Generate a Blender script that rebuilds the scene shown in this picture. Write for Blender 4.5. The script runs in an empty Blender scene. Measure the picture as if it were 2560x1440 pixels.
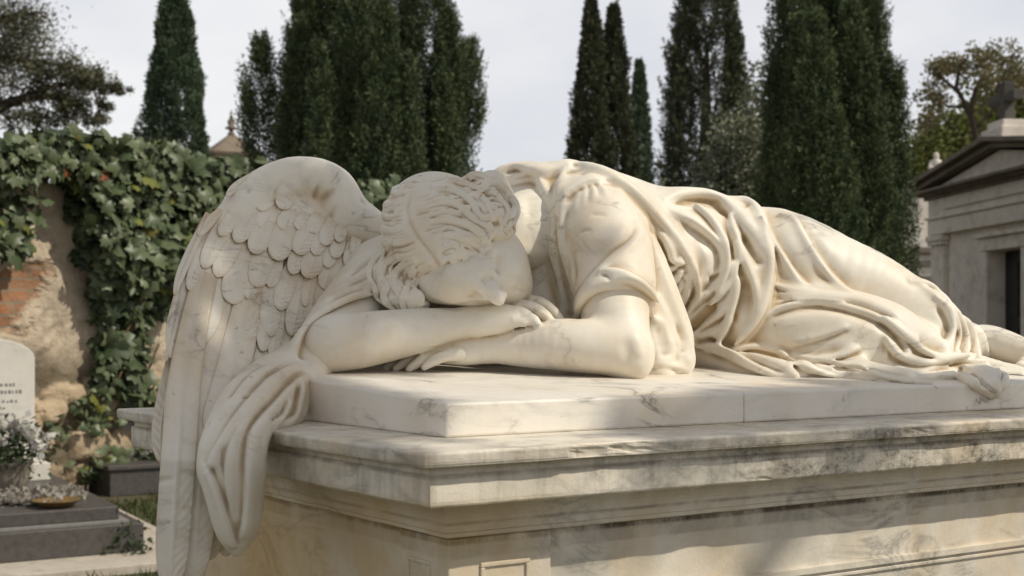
import bpy, math, random
import numpy as np
from mathutils import Vector, Matrix
from mathutils.bvhtree import BVHTree

# ------------------------------------------------------------------ frame
F_PX = 3227.0                 # focal length in photo pixels (2560 wide)
CX, HY = 1280.0, 814.0        # principal column, horizon row
EYE = 1.10                    # camera height above the ground
R = math.radians
SC = bpy.context.scene
COL = SC.collection

def C3(px, py, d):
    """a point of the place: photo column, row and real depth in metres"""
    return np.array([(px-CX)/F_PX*d, d, EYE-(py-HY)/F_PX*d])
def V3(px, py, d): return Vector(C3(px, py, d))
U2 = np.array([.8536, .521]); V2 = np.array([-.60, .80])   # tomb axes: along the long side, along the short side
N2 = np.array([-U2[1], U2[0]])                               # square to the long side
CORN = C3(1115, 1008, 1.5)                                  # near top corner of the slab

def smooth(o, on=True):
    me = o.data
    me.polygons.foreach_set('use_smooth', [on]*len(me.polygons)); me.update()
def mesh_np(name, verts, faces):
    """fast mesh from arrays; faces (n,4) or (n,3)"""
    me = bpy.data.meshes.new(name)
    verts = np.asarray(verts, dtype=np.float32); faces = np.asarray(faces, dtype=np.int32)
    n, k = faces.shape
    me.vertices.add(len(verts)); me.vertices.foreach_set('co', verts.ravel())
    me.loops.add(n*k); me.loops.foreach_set('vertex_index', faces.ravel())
    me.polygons.add(n)
    me.polygons.foreach_set('loop_start', np.arange(0, n*k, k, dtype=np.int32))
    me.polygons.foreach_set('loop_total', np.full(n, k, dtype=np.int32))
    me.update(calc_edges=True); me.validate()
    return me
def link(name, me, mat=None, parent=None, sm=False):
    o = bpy.data.objects.new(name, me); COL.objects.link(o)
    if mat is not None: me.materials.append(mat)
    if parent is not None: o.parent = parent
    if sm: smooth(o)
    return o
def poly(name, verts, faces, mat=None, parent=None, sm=False):
    me = bpy.data.meshes.new(name)
    me.from_pydata([tuple(map(float, v)) for v in verts], [], [tuple(map(int, f)) for f in faces]); me.update()
    return link(name, me, mat, parent, sm)
def tag(o, label=None, cat=None, group=None, kind=None):
    if label: o['label'] = label
    if cat: o['category'] = cat
    if group: o['group'] = group
    if kind: o['kind'] = kind
    return o
def empty(name, loc=(0, 0, 0), label=None, cat=None, group=None):
    o = bpy.data.objects.new(name, None); COL.objects.link(o); o.empty_display_size = .1
    o.location = loc
    return tag(o, label, cat, group)
def fix_parent(root):
    """parts are authored in world coordinates: shift them into the frame of the thing's base"""
    bpy.context.view_layer.update()
    for ch in root.children:
        ch.matrix_parent_inverse = Matrix.Translation(-Vector(root.location))

class MB:
    """collects boxes, lathes and prisms, then links them as ONE mesh object"""
    def __init__(s): s.v = []; s.f = []
    def add(s, vs, fs):
        b = len(s.v); s.v += [tuple(v) for v in vs]; s.f += [tuple(i+b for i in f) for f in fs]; return s
    def box(s, o, ax, ay, az):
        """o corner, three edge vectors (right handed)"""
        o, ax, ay, az = map(np.array, (o, ax, ay, az))
        p = [o, o+ax, o+ax+ay, o+ay, o+az, o+ax+az, o+ax+ay+az, o+ay+az]
        return s.add(p, [(0,3,2,1), (4,5,6,7), (0,1,5,4), (1,2,6,5), (2,3,7,6), (3,0,4,7)])
    def lathe(s, c, prof, n=20, cap=True):
        c = np.array(c); vs = []; fs = []
        for r, z in prof:
            for i in range(n):
                a = 2*math.pi*i/n; vs.append(c+np.array([r*math.cos(a), r*math.sin(a), z]))
        for j in range(len(prof)-1):
            for i in range(n):
                k = (i+1) % n; fs.append((j*n+i, j*n+k, (j+1)*n+k, (j+1)*n+i))
        if cap:
            fs.append(tuple(range(n-1, -1, -1))); fs.append(tuple(range((len(prof)-1)*n, len(prof)*n)))
        return s.add(vs, fs)
    def tube(s, pts, rad, n=7):
        pts = [np.array(p, float) for p in pts]
        if not hasattr(rad, '__len__'): rad = [rad]*len(pts)
        vs = []; fs = []
        for i, p in enumerate(pts):
            t = pts[min(i+1, len(pts)-1)]-pts[max(i-1, 0)]; t = t/(np.linalg.norm(t)+1e-9)
            a = np.cross(t, [0, 0, 1.0]) if abs(t[2]) < .9 else np.cross(t, [1.0, 0, 0])
            a /= np.linalg.norm(a); b = np.cross(t, a)
            for k in range(n):
                th = 2*math.pi*k/n; vs.append(p+rad[i]*(a*math.cos(th)+b*math.sin(th)))
        for j in range(len(pts)-1):
            for k in range(n):
                q = (k+1) % n; fs.append((j*n+k, (j+1)*n+k, (j+1)*n+q, j*n+q))
        fs.append(tuple(range(n))); fs.append(tuple(range(len(pts)*n-1, (len(pts)-1)*n-1, -1)))
        return s.add(vs, fs)
    def prism(s, pts2, o, ax, ay, az):
        """polygon (u,v) in axes ax, ay extruded along az"""
        o, ax, ay, az = map(np.array, (o, ax, ay, az)); n = len(pts2)
        a = [o+ax*u+ay*v for u, v in pts2]; b = [p+az for p in a]
        fs = [tuple(range(n-1, -1, -1)), tuple(range(n, 2*n))]
        for i in range(n):
            k = (i+1) % n; fs.append((i, k, n+k, n+i))
        return s.add(a+b, fs)
    def build(s, name, mat=None, parent=None, sm=False, bevel=0, seg=2):
        o = poly(name, s.v, s.f, mat, parent, sm)
        if bevel:
            m = o.modifiers.new('bevel', 'BEVEL'); m.width = bevel; m.segments = seg; m.limit_method = 'ANGLE'; m.angle_limit = R(35)
            m.harden_normals = False
        return o

# ------------------------------------------------------------------ materials
class NT:
    def __init__(s, name):
        s.m = bpy.data.materials.new(name); s.m.use_nodes = True
        s.t = s.m.node_tree; s.t.nodes.clear(); s.N = s.t.nodes.new
        s.out = s.N('ShaderNodeOutputMaterial'); s.b = s.N('ShaderNodeBsdfPrincipled')
        s.t.links.new(s.b.outputs[0], s.out.inputs[0])
        s.co = s.N('ShaderNodeTexCoord').outputs['Object']
        s.geo = s.N('ShaderNodeNewGeometry')
    def L(s, a, b): s.t.links.new(a, b)
    def mapping(s, scale=(1, 1, 1), rot=(0, 0, 0), loc=(0, 0, 0), vec=None):
        n = s.N('ShaderNodeMapping'); n.inputs['Scale'].default_value = scale
        n.inputs['Rotation'].default_value = rot; n.inputs['Location'].default_value = loc
        s.L(vec or s.co, n.inputs['Vector']); return n.outputs[0]
    def noise(s, sc, det=4, rough=.55, vec=None, dist=0):
        n = s.N('ShaderNodeTexNoise'); n.inputs['Scale'].default_value = sc; n.inputs['Detail'].default_value = det
        n.inputs['Roughness'].default_value = rough; n.inputs['Distortion'].default_value = dist
        s.L(vec or s.co, n.inputs['Vector']); return n.outputs['Fac']
    def voro(s, sc, vec=None, feat='F1', out='Distance'):
        n = s.N('ShaderNodeTexVoronoi'); n.feature = feat; n.inputs['Scale'].default_value = sc
        s.L(vec or s.co, n.inputs['Vector']); return n.outputs[out]
    def ramp(s, fac, stops, interp='LINEAR'):
        n = s.N('ShaderNodeValToRGB'); e = n.color_ramp; e.interpolation = interp
        while len(e.elements) < len(stops): e.elements.new(.5)
        for el, (p, c) in zip(e.elements, stops):
            el.position = p
            if not hasattr(c, '__len__'): c = (c, c, c)
            el.color = (*c, 1)
        s.L(fac, n.inputs[0]); return n.outputs[0]
    def mix(s, fac, a, b, mode='MIX'):
        n = s.N('ShaderNodeMix'); n.data_type = 'RGBA'; n.blend_type = mode
        for v, i in ((fac, 0), (a, 6), (b, 7)):
            if hasattr(v, 'links'): s.L(v, n.inputs[i])
            elif i == 0: n.inputs[0].default_value = v
            else: n.inputs[i].default_value = (*v, 1)
        return n.outputs[2]
    def math(s, op, a, b=0.0, clamp=False):
        n = s.N('ShaderNodeMath'); n.operation = op; n.use_clamp = clamp
        for i, v in enumerate((a, b)):
            if hasattr(v, 'links'): s.L(v, n.inputs[i])
            else: n.inputs[i].default_value = v
        return n.outputs[0]
    def col(s, c):
        if hasattr(c, 'links'): s.L(c, s.b.inputs['Base Color'])
        else: s.b.inputs['Base Color'].default_value = (*c, 1)
        return s
    def rough(s, r, spec=.5):
        if hasattr(r, 'links'): s.L(r, s.b.inputs['Roughness'])
        else: s.b.inputs['Roughness'].default_value = r
        s.b.inputs['Specular IOR Level'].default_value = spec; return s
    def bump(s, h, strength=.3, dist=.01):
        n = s.N('ShaderNodeBump'); n.inputs['Strength'].default_value = strength; n.inputs['Distance'].default_value = dist
        s.L(h, n.inputs['Height']); s.L(n.outputs[0], s.b.inputs['Normal']); return s

# ------------------------------------------------------------------ sculpting on a distance grid
def catmull(pts, n):
    P = np.asarray(pts, float)
    if len(P) < 3:
        t = np.linspace(0, 1, n)[:, None]; return P[0]*(1-t)+P[-1]*t
    Q = np.vstack([2*P[0]-P[1], P, 2*P[-1]-P[-2]])
    T = np.linspace(0, len(P)-1-1e-6, n); out = []
    for t in T:
        i = int(t); u = t-i; a, b, c, d = Q[i:i+4]
        out.append(.5*((2*b)+(-a+c)*u+(2*a-5*b+4*c-d)*u*u+(-a+3*b-3*c+d)*u**3))
    return np.array(out)
def chain(pts, n=None):
    """[(px,py,depth,radius_px)...] -> points and radii in metres, smoothed"""
    P = np.array([list(C3(a, b, d))+[r*d/F_PX] for a, b, d, r in pts])
    if n is None: n = max(2, (len(P)-1)*5+1)
    if n > len(P): P = catmull(P, n)
    return P[:, :3], P[:, 3]

def even(dd, win=4, it=9):
    """steady depths along a line: running median, then smoothing"""
    n = len(dd); dd = np.array([np.median(dd[max(0, i-win):i+win+1]) for i in range(n)])
    for _ in range(it): dd[1:-1] = (dd[:-2]+2*dd[1:-1]+dd[2:])/4
    return dd
class Grid:
    def __init__(s, lo, hi, h):
        s.o = np.array(lo, float); s.h = h
        s.n = np.ceil((np.array(hi)-s.o)/h).astype(int)+1
        s.F = np.full(s.n, 9.0, dtype=np.float32)
        s.ax = [(s.o[i]+h*np.arange(s.n[i])).astype(np.float32) for i in range(3)]
    def sl(s, lo, hi):
        a = np.clip(np.floor((np.array(lo)-s.o)/s.h).astype(int), 0, s.n); b = np.clip(np.ceil((np.array(hi)-s.o)/s.h).astype(int)+1, 0, s.n)
        S = tuple(slice(a[i], b[i]) for i in range(3))
        X = s.ax[0][S[0]][:, None, None]; Y = s.ax[1][S[1]][None, :, None]; Z = s.ax[2][S[2]][None, None, :]
        return S, X, Y, Z
    @staticmethod
    def smin(a, b, k):
        if k <= 0: return np.minimum(a, b)
        h = np.maximum(k-np.abs(a-b), 0)/k
        return np.minimum(a, b)-h*h*k*.25
    def apply(s, S, D, k, mode):
        F = s.F[S]
        if mode == 'add': s.F[S] = s.smin(F, D, k)
        else: s.F[S] = -s.smin(-F, D, k)
    def tube(s, P, r, k=.01, mode='add', cut=None, pad=None):
        pad = (k+4*s.h) if pad is None else pad
        m = r.max()+pad
        S, X, Y, Z = s.sl(P.min(0)-m, P.max(0)+m)
        D = np.full(np.broadcast_shapes(X.shape, Y.shape, Z.shape), 9.0, dtype=np.float32)
        off = [x.start for x in S]
        for i in range(len(P)-1):
            a, b = P[i], P[i+1]; m = max(r[i], r[i+1])+pad
            S2, x, y, z = s.sl(np.minimum(a, b)-m, np.maximum(a, b)+m)
            L = tuple(slice(q.start-o, q.stop-o) for q, o in zip(S2, off))
            if any(q.stop <= q.start for q in L): continue
            ab = (b-a).astype(np.float32); l2 = float(ab@ab)+1e-12
            x = x-a[0]; y = y-a[1]; z = z-a[2]
            t = np.clip((x*ab[0]+y*ab[1]+z*ab[2])/l2, 0, 1)
            d = np.sqrt((x-t*ab[0])**2+(y-t*ab[1])**2+(z-t*ab[2])**2)-(r[i]+t*(r[i+1]-r[i]))
            D[L] = np.minimum(D[L], d)
        if cut is not None:
            p, nrm = cut
            nrm = np.array(nrm)/np.linalg.norm(nrm)
            D = np.maximum(D, ((X-p[0])*nrm[0]+(Y-p[1])*nrm[1]+(Z-p[2])*nrm[2]).astype(np.float32))
        s.apply(S, D, k, mode)
    def ch(s, pts, k=.01, mode='add', cut=None, n=None):
        P, r = chain(pts, n); s.tube(P, r, k, mode, cut)
    def ell(s, c, rad, axes=None, k=.01, mode='add', cut=None):
        c = np.array(c); rad = np.array(rad, float); A = np.eye(3) if axes is None else np.array(axes)
        m = rad.max()+k+4*s.h
        S, X, Y, Z = s.sl(c-m, c+m)
        x, y, z = X-c[0], Y-c[1], Z-c[2]
        q = [(x*A[i][0]+y*A[i][1]+z*A[i][2]).astype(np.float32) for i in range(3)]
        k0 = np.sqrt(sum((q[i]/rad[i])**2 for i in range(3))); k1 = np.sqrt(sum((q[i]/rad[i]**2)**2 for i in range(3)))+1e-6
        D = k0*(k0-1)/k1
        if cut is not None:
            p, nrm = cut; nrm = np.array(nrm)/np.linalg.norm(nrm)
            D = np.maximum(D, (X-p[0])*nrm[0]+(Y-p[1])*nrm[1]+(Z-p[2])*nrm[2])
        s.apply(S, D.astype(np.float32), k, mode)
    def blur(s, it):
        np.clip(s.F, -.03, .03, out=s.F)
        for _ in range(it):
            for ax in range(3):
                a = [slice(None)]*3; b = [slice(None)]*3; c = [slice(None)]*3; a[ax] = slice(0, -2); b[ax] = slice(1, -1); c[ax] = slice(2, None)
                s.F[tuple(b)] = .25*s.F[tuple(a)]+.5*s.F[tuple(b)]+.25*s.F[tuple(c)]
    def sample(s, p):
        q = (p-s.o)/s.h; i = np.floor(q).astype(int); ok = np.all((i >= 0) & (i < s.n-1), axis=-1)
        i = np.clip(i, 0, s.n-2); f = q-i; out = 0
        for a in (0, 1):
            for b in (0, 1):
                for c in (0, 1):
                    w = (f[..., 0] if a else 1-f[..., 0])*(f[..., 1] if b else 1-f[..., 1])*(f[..., 2] if c else 1-f[..., 2])
                    out = out+w*s.F[i[..., 0]+a, i[..., 1]+b, i[..., 2]+c]
        return np.where(ok, out, 9.0)
    def wrap(s, pts, d0=1.45, d1=2.75, default=None):
        """drop a polyline given in photo pixels onto the clay: depth of the first surface met"""
        pts = np.asarray(pts, float); ds = np.arange(d0, d1, .003); out = []
        for p in pts:
            if len(p) > 2: out.append(p[2]); continue      # depth given by hand
            ray = np.stack([(p[0]-CX)/F_PX*ds, ds, EYE-(p[1]-HY)/F_PX*ds], -1)
            f = s.sample(ray); j = np.argmax(f < 0)
            if f[j] >= 0: out.append(np.nan); continue
            out.append(ds[j]-.003*(f[j]/(f[j]-f[j-1])) if j > 0 and f[j-1] < 5 else ds[j])
        out = np.array(out)
        if np.all(np.isnan(out)): out[:] = default or 2.1
        bad = np.isnan(out)
        if bad.any(): out[bad] = np.interp(np.flatnonzero(bad), np.flatnonzero(~bad), out[~bad])
        return np.array([C3(p[0], p[1], d) for p, d in zip(pts, out)])
    def dist_line(s, P, m):
        S, X, Y, Z = s.sl(P.min(0)-m, P.max(0)+m)
        shp = np.broadcast_shapes(X.shape, Y.shape, Z.shape)
        D = np.full(shp, 9.0, dtype=np.float32); T = np.zeros(shp, dtype=np.float32); off = [x.start for x in S]; N = len(P)-1
        SG = np.zeros(shp, dtype=np.float32)
        for i in range(N):
            a, b = P[i], P[i+1]
            S2, x, y, z = s.sl(np.minimum(a, b)-m, np.maximum(a, b)+m)
            L = tuple(slice(q.start-o, q.stop-o) for q, o in zip(S2, off))
            if any(q.stop <= q.start for q in L): continue
            ab = (b-a).astype(np.float32); l2 = float(ab@ab)+1e-12
            x = x-a[0]; y = y-a[1]; z = z-a[2]
            t = np.clip((x*ab[0]+y*ab[1]+z*ab[2])/l2, 0, 1)
            d = np.sqrt((x-t*ab[0])**2+(y-t*ab[1])**2+(z-t*ab[2])**2)
            w = d < D[L]; D[L] = np.where(w, d, D[L]); T[L] = np.where(w, (i+t)/N, T[L])
            tn = math.hypot(ab[0], ab[2])+1e-9
            sg = -((x-t*ab[0])*(-ab[2])+(z-t*ab[2])*ab[0])/tn          # >0 on the right hand of the line as seen in the photo
            SG[L] = np.where(w, np.broadcast_to(sg, w.shape), SG[L])
        return S, D, T, SG
    def stroke(s, pts, h, w, taper=(.25, .25), sharp=0, P=None, d=None, wr=None):
        """a fold: raises (h>0) or cuts (h<0) the clay by h mm along a line; w is its half width in photo pixels
        (wr: a different half width on the right of the drawing direction); sharp>0 gives a crisper crest"""
        pts = [tuple(p) for p in pts]
        if P is None:
            q = catmull(np.array([p[:2] for p in pts]), max(6, len(pts)*5))
            P = s.wrap(q, default=d)
            dd = P[:, 1].copy()          # keep depth jumps from tearing the line
            dd = even(dd)
            P = np.array([C3(a[0], a[1], b) for a, b in zip(q, dd)])
        k = P[:, 1].mean()/F_PX
        wm = w*k; wq = (wr if wr is not None else w)*k; h = h*.001; big = max(wm, wq)
        S, D, T, SG = s.dist_line(P, big*(2.6+sharp))
        ta = np.ones_like(T)
        if taper[0] > 0: ta *= np.clip(T/taper[0], 0, 1)
        if taper[1] > 0: ta *= np.clip((1-T)/taper[1], 0, 1)
        ta = ta*ta*(3-2*ta)
        if wr is None: W_ = wm
        else:
            q_ = np.clip(SG/(D+1e-4)*.9+.5, 0, 1); q_ = q_*q_*(3-2*q_); W_ = wm+(wq-wm)*q_
        u = D/W_
        g = np.exp(-u*u) if not sharp else (1-sharp)*np.exp(-u*u)+sharp*np.exp(-1.5*u)
        e = (2.6+sharp)*big/W_; g = g*np.clip((e-u)/.6, 0, 1)
        s.F[S] -= (h*ta*g).astype(np.float32)
        return P
    def ridge(s, pts, h, w, groove=0, gd=.7, taper=(.2, .2), sharp=.62, wide=1.8, **kw):
        """cloth fold: steep on one side with a valley beside it (groove=+1/-1: right/left of the drawing direction), easy on the other"""
        if not groove: return s.stroke(pts, h, w, taper, sharp, **kw)
        n, f = w*.62, w*wide
        P = s.stroke(pts, h, f if groove > 0 else n, taper, sharp, wr=(n if groove > 0 else f), **kw)
        q = np.array([p[:2] for p in pts], float); t = np.gradient(q, axis=0); t /= np.linalg.norm(t, axis=1)[:, None]+1e-9
        nrm = np.stack([-t[:, 1], t[:, 0]], 1); f2, n2 = w*1.5, w*.55
        s.stroke(q+nrm*groove*w*.95, -h*gd, n2 if groove > 0 else f2, taper, .25, wr=(f2 if groove > 0 else n2))
    def mesh(s, name, relax=1):
        F = s.F; S = F < 0; n = s.n
        c = np.zeros(n-1, dtype=np.int8)
        for a in (0, 1):
            for b in (0, 1):
                for d in (0, 1): c += S[a:n[0]-1+a, b:n[1]-1+b, d:n[2]-1+d]
        m = (c > 0) & (c < 8); I = np.argwhere(m); idx = np.full(n-1, -1, dtype=np.int32); idx[m] = np.arange(len(I))
        cor = {(a, b, d): F[I[:, 0]+a, I[:, 1]+b, I[:, 2]+d] for a in (0, 1) for b in (0, 1) for d in (0, 1)}
        acc = np.zeros((len(I), 3)); cnt = np.zeros(len(I))
        for a in cor:
            for ax in range(3):
                if a[ax]: continue
                b = list(a); b[ax] = 1; f0, f1 = cor[a], cor[tuple(b)]
                x = (f0 < 0) != (f1 < 0); t = np.where(x, f0/np.where(x, f0-f1, 1), 0); t = np.clip(t, 0, 1)
                p = np.tile(np.array(a, float), (len(I), 1)); p[:, ax] = t
                acc += p*x[:, None]; cnt += x
        V = s.o+(I+acc/cnt[:, None])*s.h
        Q = []
        for ax in range(3):
            u, v = [(1, 2), (2, 0), (0, 1)][ax]
            sa = [slice(None)]*3; sb = [slice(None)]*3; sa[ax] = slice(0, -1); sb[ax] = slice(1, None)
            A, B = S[tuple(sa)], S[tuple(sb)]
            E = np.argwhere(A != B); inside = A[tuple(E.T)]
            ok = (E[:, u] > 0) & (E[:, v] > 0) & (E[:, u] < n[u]-1) & (E[:, v] < n[v]-1); E = E[ok]; inside = inside[ok]
            def g(du, dv):
                e = E.copy(); e[:, u] -= du; e[:, v] -= dv; return idx[e[:, 0], e[:, 1], e[:, 2]]
            q = np.stack([g(1, 1), g(0, 1), g(0, 0), g(1, 0)], 1)
            q[~inside] = q[~inside][:, ::-1]; Q.append(q)
        Q = np.vstack(Q); Q = Q[(Q >= 0).all(1)]
        for _ in range(relax):       # light smoothing takes the voxel stair off
            e = np.vstack([Q[:, [0, 1]], Q[:, [1, 2]], Q[:, [2, 3]], Q[:, [3, 0]]])
            sm = np.zeros_like(V); ct = np.bincount(e.ravel(), minlength=len(V)).astype(float)
            for d in range(3):
                sm[:, d] = np.bincount(e[:, 0], V[e[:, 1], d], len(V))+np.bincount(e[:, 1], V[e[:, 0], d], len(V))
            V = .5*V+.5*sm/np.maximum(ct, 1)[:, None]
        return mesh_np(name, V, Q)
# ------------------------------------------------------------------ camera, sun, sky
cam = bpy.data.cameras.new('camera'); camo = bpy.data.objects.new('camera', cam); COL.objects.link(camo)
camo.location = (0, 0, EYE); camo.rotation_euler = (R(90), 0, 0)
cam.sensor_width = 36; cam.lens = 36*F_PX/2560; cam.shift_y = (HY-720)/2560
cam.clip_start = .05; cam.clip_end = 2000
cam.dof.use_dof = True; cam.dof.focus_distance = 1.95; cam.dof.aperture_fstop = 9.0
SC.camera = camo
SC.render.resolution_x = 1024; SC.render.resolution_y = 576
SC.view_settings.view_transform = 'Standard'; SC.view_settings.look = 'None'; SC.view_settings.exposure = 0
SUN_DIR = Vector((.66, -.22, .72)).normalized()      # towards the sun
el = math.asin(SUN_DIR.z); az = math.atan2(SUN_DIR.x, SUN_DIR.y)
sun = bpy.data.lights.new('sun', 'SUN'); sun.energy = 3.3; sun.angle = R(.6); sun.color = (1, .93, .80)
suno = bpy.data.objects.new('sun', sun); COL.objects.link(suno)
suno.rotation_euler = SUN_DIR.to_track_quat('Z', 'Y').to_euler(); suno.location = (4, -3, 6)
W = bpy.data.worlds.new('World'); SC.world = W; W.use_nodes = True
t = W.node_tree; t.nodes.clear(); N = t.nodes.new
out = N('ShaderNodeOutputWorld'); bg = N('ShaderNodeBackground'); t.links.new(bg.outputs[0], out.inputs[0])
sky = N('ShaderNodeTexSky'); sky.sky_type = 'NISHITA'; sky.sun_disc = False; sky.sun_elevation = el; sky.sun_rotation = az
sky.air_density = 1.0; sky.dust_density = 3.0
tc = N('ShaderNodeTexCoord'); mp = N('ShaderNodeMapping'); mp.inputs['Scale'].default_value = (1, 1, 2.6)
nz = N('ShaderNodeTexNoise'); nz.inputs['Scale'].default_value = 2.1; nz.inputs['Detail'].default_value = 5; nz.inputs['Roughness'].default_value = .5
t.links.new(tc.outputs['Generated'], mp.inputs[0]); t.links.new(mp.outputs[0], nz.inputs['Vector'])
rp = N('ShaderNodeValToRGB'); e = rp.color_ramp.elements
e[0].position = .36; e[0].color = (6.7, 6.95, 7.7, 1); e[1].position = .66; e[1].color = (10.3, 10.2, 10.1, 1)
t.links.new(nz.outputs[0], rp.inputs[0])
mx = N('ShaderNodeMix'); mx.data_type = 'RGBA'; mx.inputs[0].default_value = .86
t.links.new(sky.outputs[0], mx.inputs[6]); t.links.new(rp.outputs[0], mx.inputs[7])
# sky dimmed overhead, above the view, to lower the fill light
sp = N('ShaderNodeSeparateXYZ'); t.links.new(tc.outputs['Generated'], sp.inputs[0])
zr = N('ShaderNodeValToRGB'); z_ = zr.color_ramp.elements; z_[0].position = .26; z_[0].color = (1, 1, 1, 1); z_[1].position = .60; z_[1].color = (.52, .52, .53, 1)
t.links.new(sp.outputs[2], zr.inputs[0])
mm = N('ShaderNodeMix'); mm.data_type = 'RGBA'; mm.blend_type = 'MULTIPLY'; mm.inputs[0].default_value = 1; t.links.new(mx.outputs[2], mm.inputs[6]); t.links.new(zr.outputs[0], mm.inputs[7])
t.links.new(mm.outputs[2], bg.inputs[0]); bg.inputs[1].default_value = .10
# ------------------------------------------------------------------ marble and stone
def marble(name, base=(.765, .705, .59), stain=(.58, .40, .19), vein=(.20, .185, .165), vamt=.55, samt=.6, cav=True, vscale=1.0, streak=False, rough=.48, grey=.0):
    n = NT(name)
    # soft clouding
    c = n.mix(n.ramp(n.noise(9, 5, .6), [(.3, 0), (.75, 1)]), base, tuple(b*k for b, k in zip(base, (.90, .885, .86))))
    # ochre patina in patches
    p = n.ramp(n.noise(5.2, 6, .62, dist=.4), [(.48, 0), (.72, 1)])
    c = n.mix(n.math('MULTIPLY', p, samt*.45), c, stain)
    # fine broken veins: thin zero-crossings of a stretched noise, gated by another noise
    v = n.mapping((2.0*vscale, 2.0*vscale, 5.0*vscale), (.5, .75, .35))
    a = n.math('ABSOLUTE', n.math('SUBTRACT', n.noise(2.4, 6, .58, v, .9), .5))
    line = n.ramp(a, [(.0, 1), (.012, .35), (.045, 0)])
    gate = n.ramp(n.noise(6.5*vscale, 3, .6), [(.50, 0), (.64, 1)])
    c = n.mix(n.math('MULTIPLY', n.math('MULTIPLY', line, gate), vamt), c, vein)
    if grey:     # soft grey drifts and drip marks in the stone
        gq = n.ramp(n.noise(4.2, 6, .68, n.mapping((1.3, 1.3, 2.6), (.4, .9, .5)), 1.2), [(.50, 0), (.72, 1)]); c = n.mix(n.math('MULTIPLY', gq, grey), c, (.40, .385, .36))
        dq = n.ramp(n.noise(1.0, 5, .75, n.mapping((30, 30, 3))), [(.56, 0), (.74, 1)]); c = n.mix(n.math('MULTIPLY', dq, .10), c, (.33, .29, .23))
    # pits and specks
    sp = n.ramp(n.noise(75, 2, .5), [(.68, 0), (.74, 1)])
    sg = n.ramp(n.noise(7, 2), [(.45, 0), (.65, 1)])
    c = n.mix(n.math('MULTIPLY', n.math('MULTIPLY', sp, sg), .55), c, (.22, .19, .15))
    if streak:   # lichen and soot running down under the mouldings
        w = n.mapping((9, 9, 1.1))
        s1 = n.ramp(n.noise(2.3, 6, .65, w), [(.50, 0), (.74, 1)])
        s2 = n.ramp(n.noise(30, 6, .75), [(.42, 0), (.68, 1)])
        c = n.mix(n.math('MULTIPLY', n.math('MULTIPLY', s1, s2), streak), c, (.075, .065, .055))
        s3 = n.ramp(n.noise(3.1, 4, .6, n.mapping((4, 4, 1.0), loc=(3, 1, 2))), [(.5, 0), (.7, 1)])
        c = n.mix(n.math('MULTIPLY', s3, .45), c, (.56, .38, .17))
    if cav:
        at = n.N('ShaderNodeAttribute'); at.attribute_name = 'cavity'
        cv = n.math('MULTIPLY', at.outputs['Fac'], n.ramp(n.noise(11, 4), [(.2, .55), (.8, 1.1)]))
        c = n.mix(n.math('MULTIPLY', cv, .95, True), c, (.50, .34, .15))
        a2 = n.N('ShaderNodeAttribute'); a2.attribute_name = 'crevice'  # narrow creases: dark grime plus occlusion shade put into the colour
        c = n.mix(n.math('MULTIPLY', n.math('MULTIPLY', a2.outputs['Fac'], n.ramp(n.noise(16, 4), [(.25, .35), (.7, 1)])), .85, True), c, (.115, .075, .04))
    n.col(c); n.rough(rough, .35)
    h = n.math('ADD', n.math('MULTIPLY', n.noise(42, 5, .6), .5), n.math('MULTIPLY', n.noise(220, 3, .6), .25))
    n.bump(h, .16, .004)
    n.b.inputs['Subsurface Weight'].default_value = .0
    return n.m
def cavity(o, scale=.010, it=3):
    """stores how deep each vertex lies in a hollow (broad and narrow), for the patina and the shade painted into creases"""
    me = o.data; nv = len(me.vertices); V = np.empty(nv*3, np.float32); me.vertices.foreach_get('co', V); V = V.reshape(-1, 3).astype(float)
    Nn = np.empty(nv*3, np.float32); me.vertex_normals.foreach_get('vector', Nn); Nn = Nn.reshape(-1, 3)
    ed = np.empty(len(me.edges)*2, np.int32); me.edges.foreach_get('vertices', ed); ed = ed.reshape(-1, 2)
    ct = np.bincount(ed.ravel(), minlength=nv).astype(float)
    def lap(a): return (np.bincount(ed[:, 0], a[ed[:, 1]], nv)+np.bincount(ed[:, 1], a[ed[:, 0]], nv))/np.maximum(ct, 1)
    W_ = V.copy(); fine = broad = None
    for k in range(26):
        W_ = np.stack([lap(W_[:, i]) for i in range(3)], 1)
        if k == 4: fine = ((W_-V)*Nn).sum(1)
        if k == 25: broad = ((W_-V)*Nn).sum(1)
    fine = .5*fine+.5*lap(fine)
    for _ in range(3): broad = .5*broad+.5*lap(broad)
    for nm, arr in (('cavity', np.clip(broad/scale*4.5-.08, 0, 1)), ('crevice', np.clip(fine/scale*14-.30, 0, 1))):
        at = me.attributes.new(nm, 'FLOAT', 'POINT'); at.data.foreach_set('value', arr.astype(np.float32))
M_STAT = marble('statue_marble', base=(.81, .76, .655), vamt=.70, samt=1.0, grey=.26)
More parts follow.
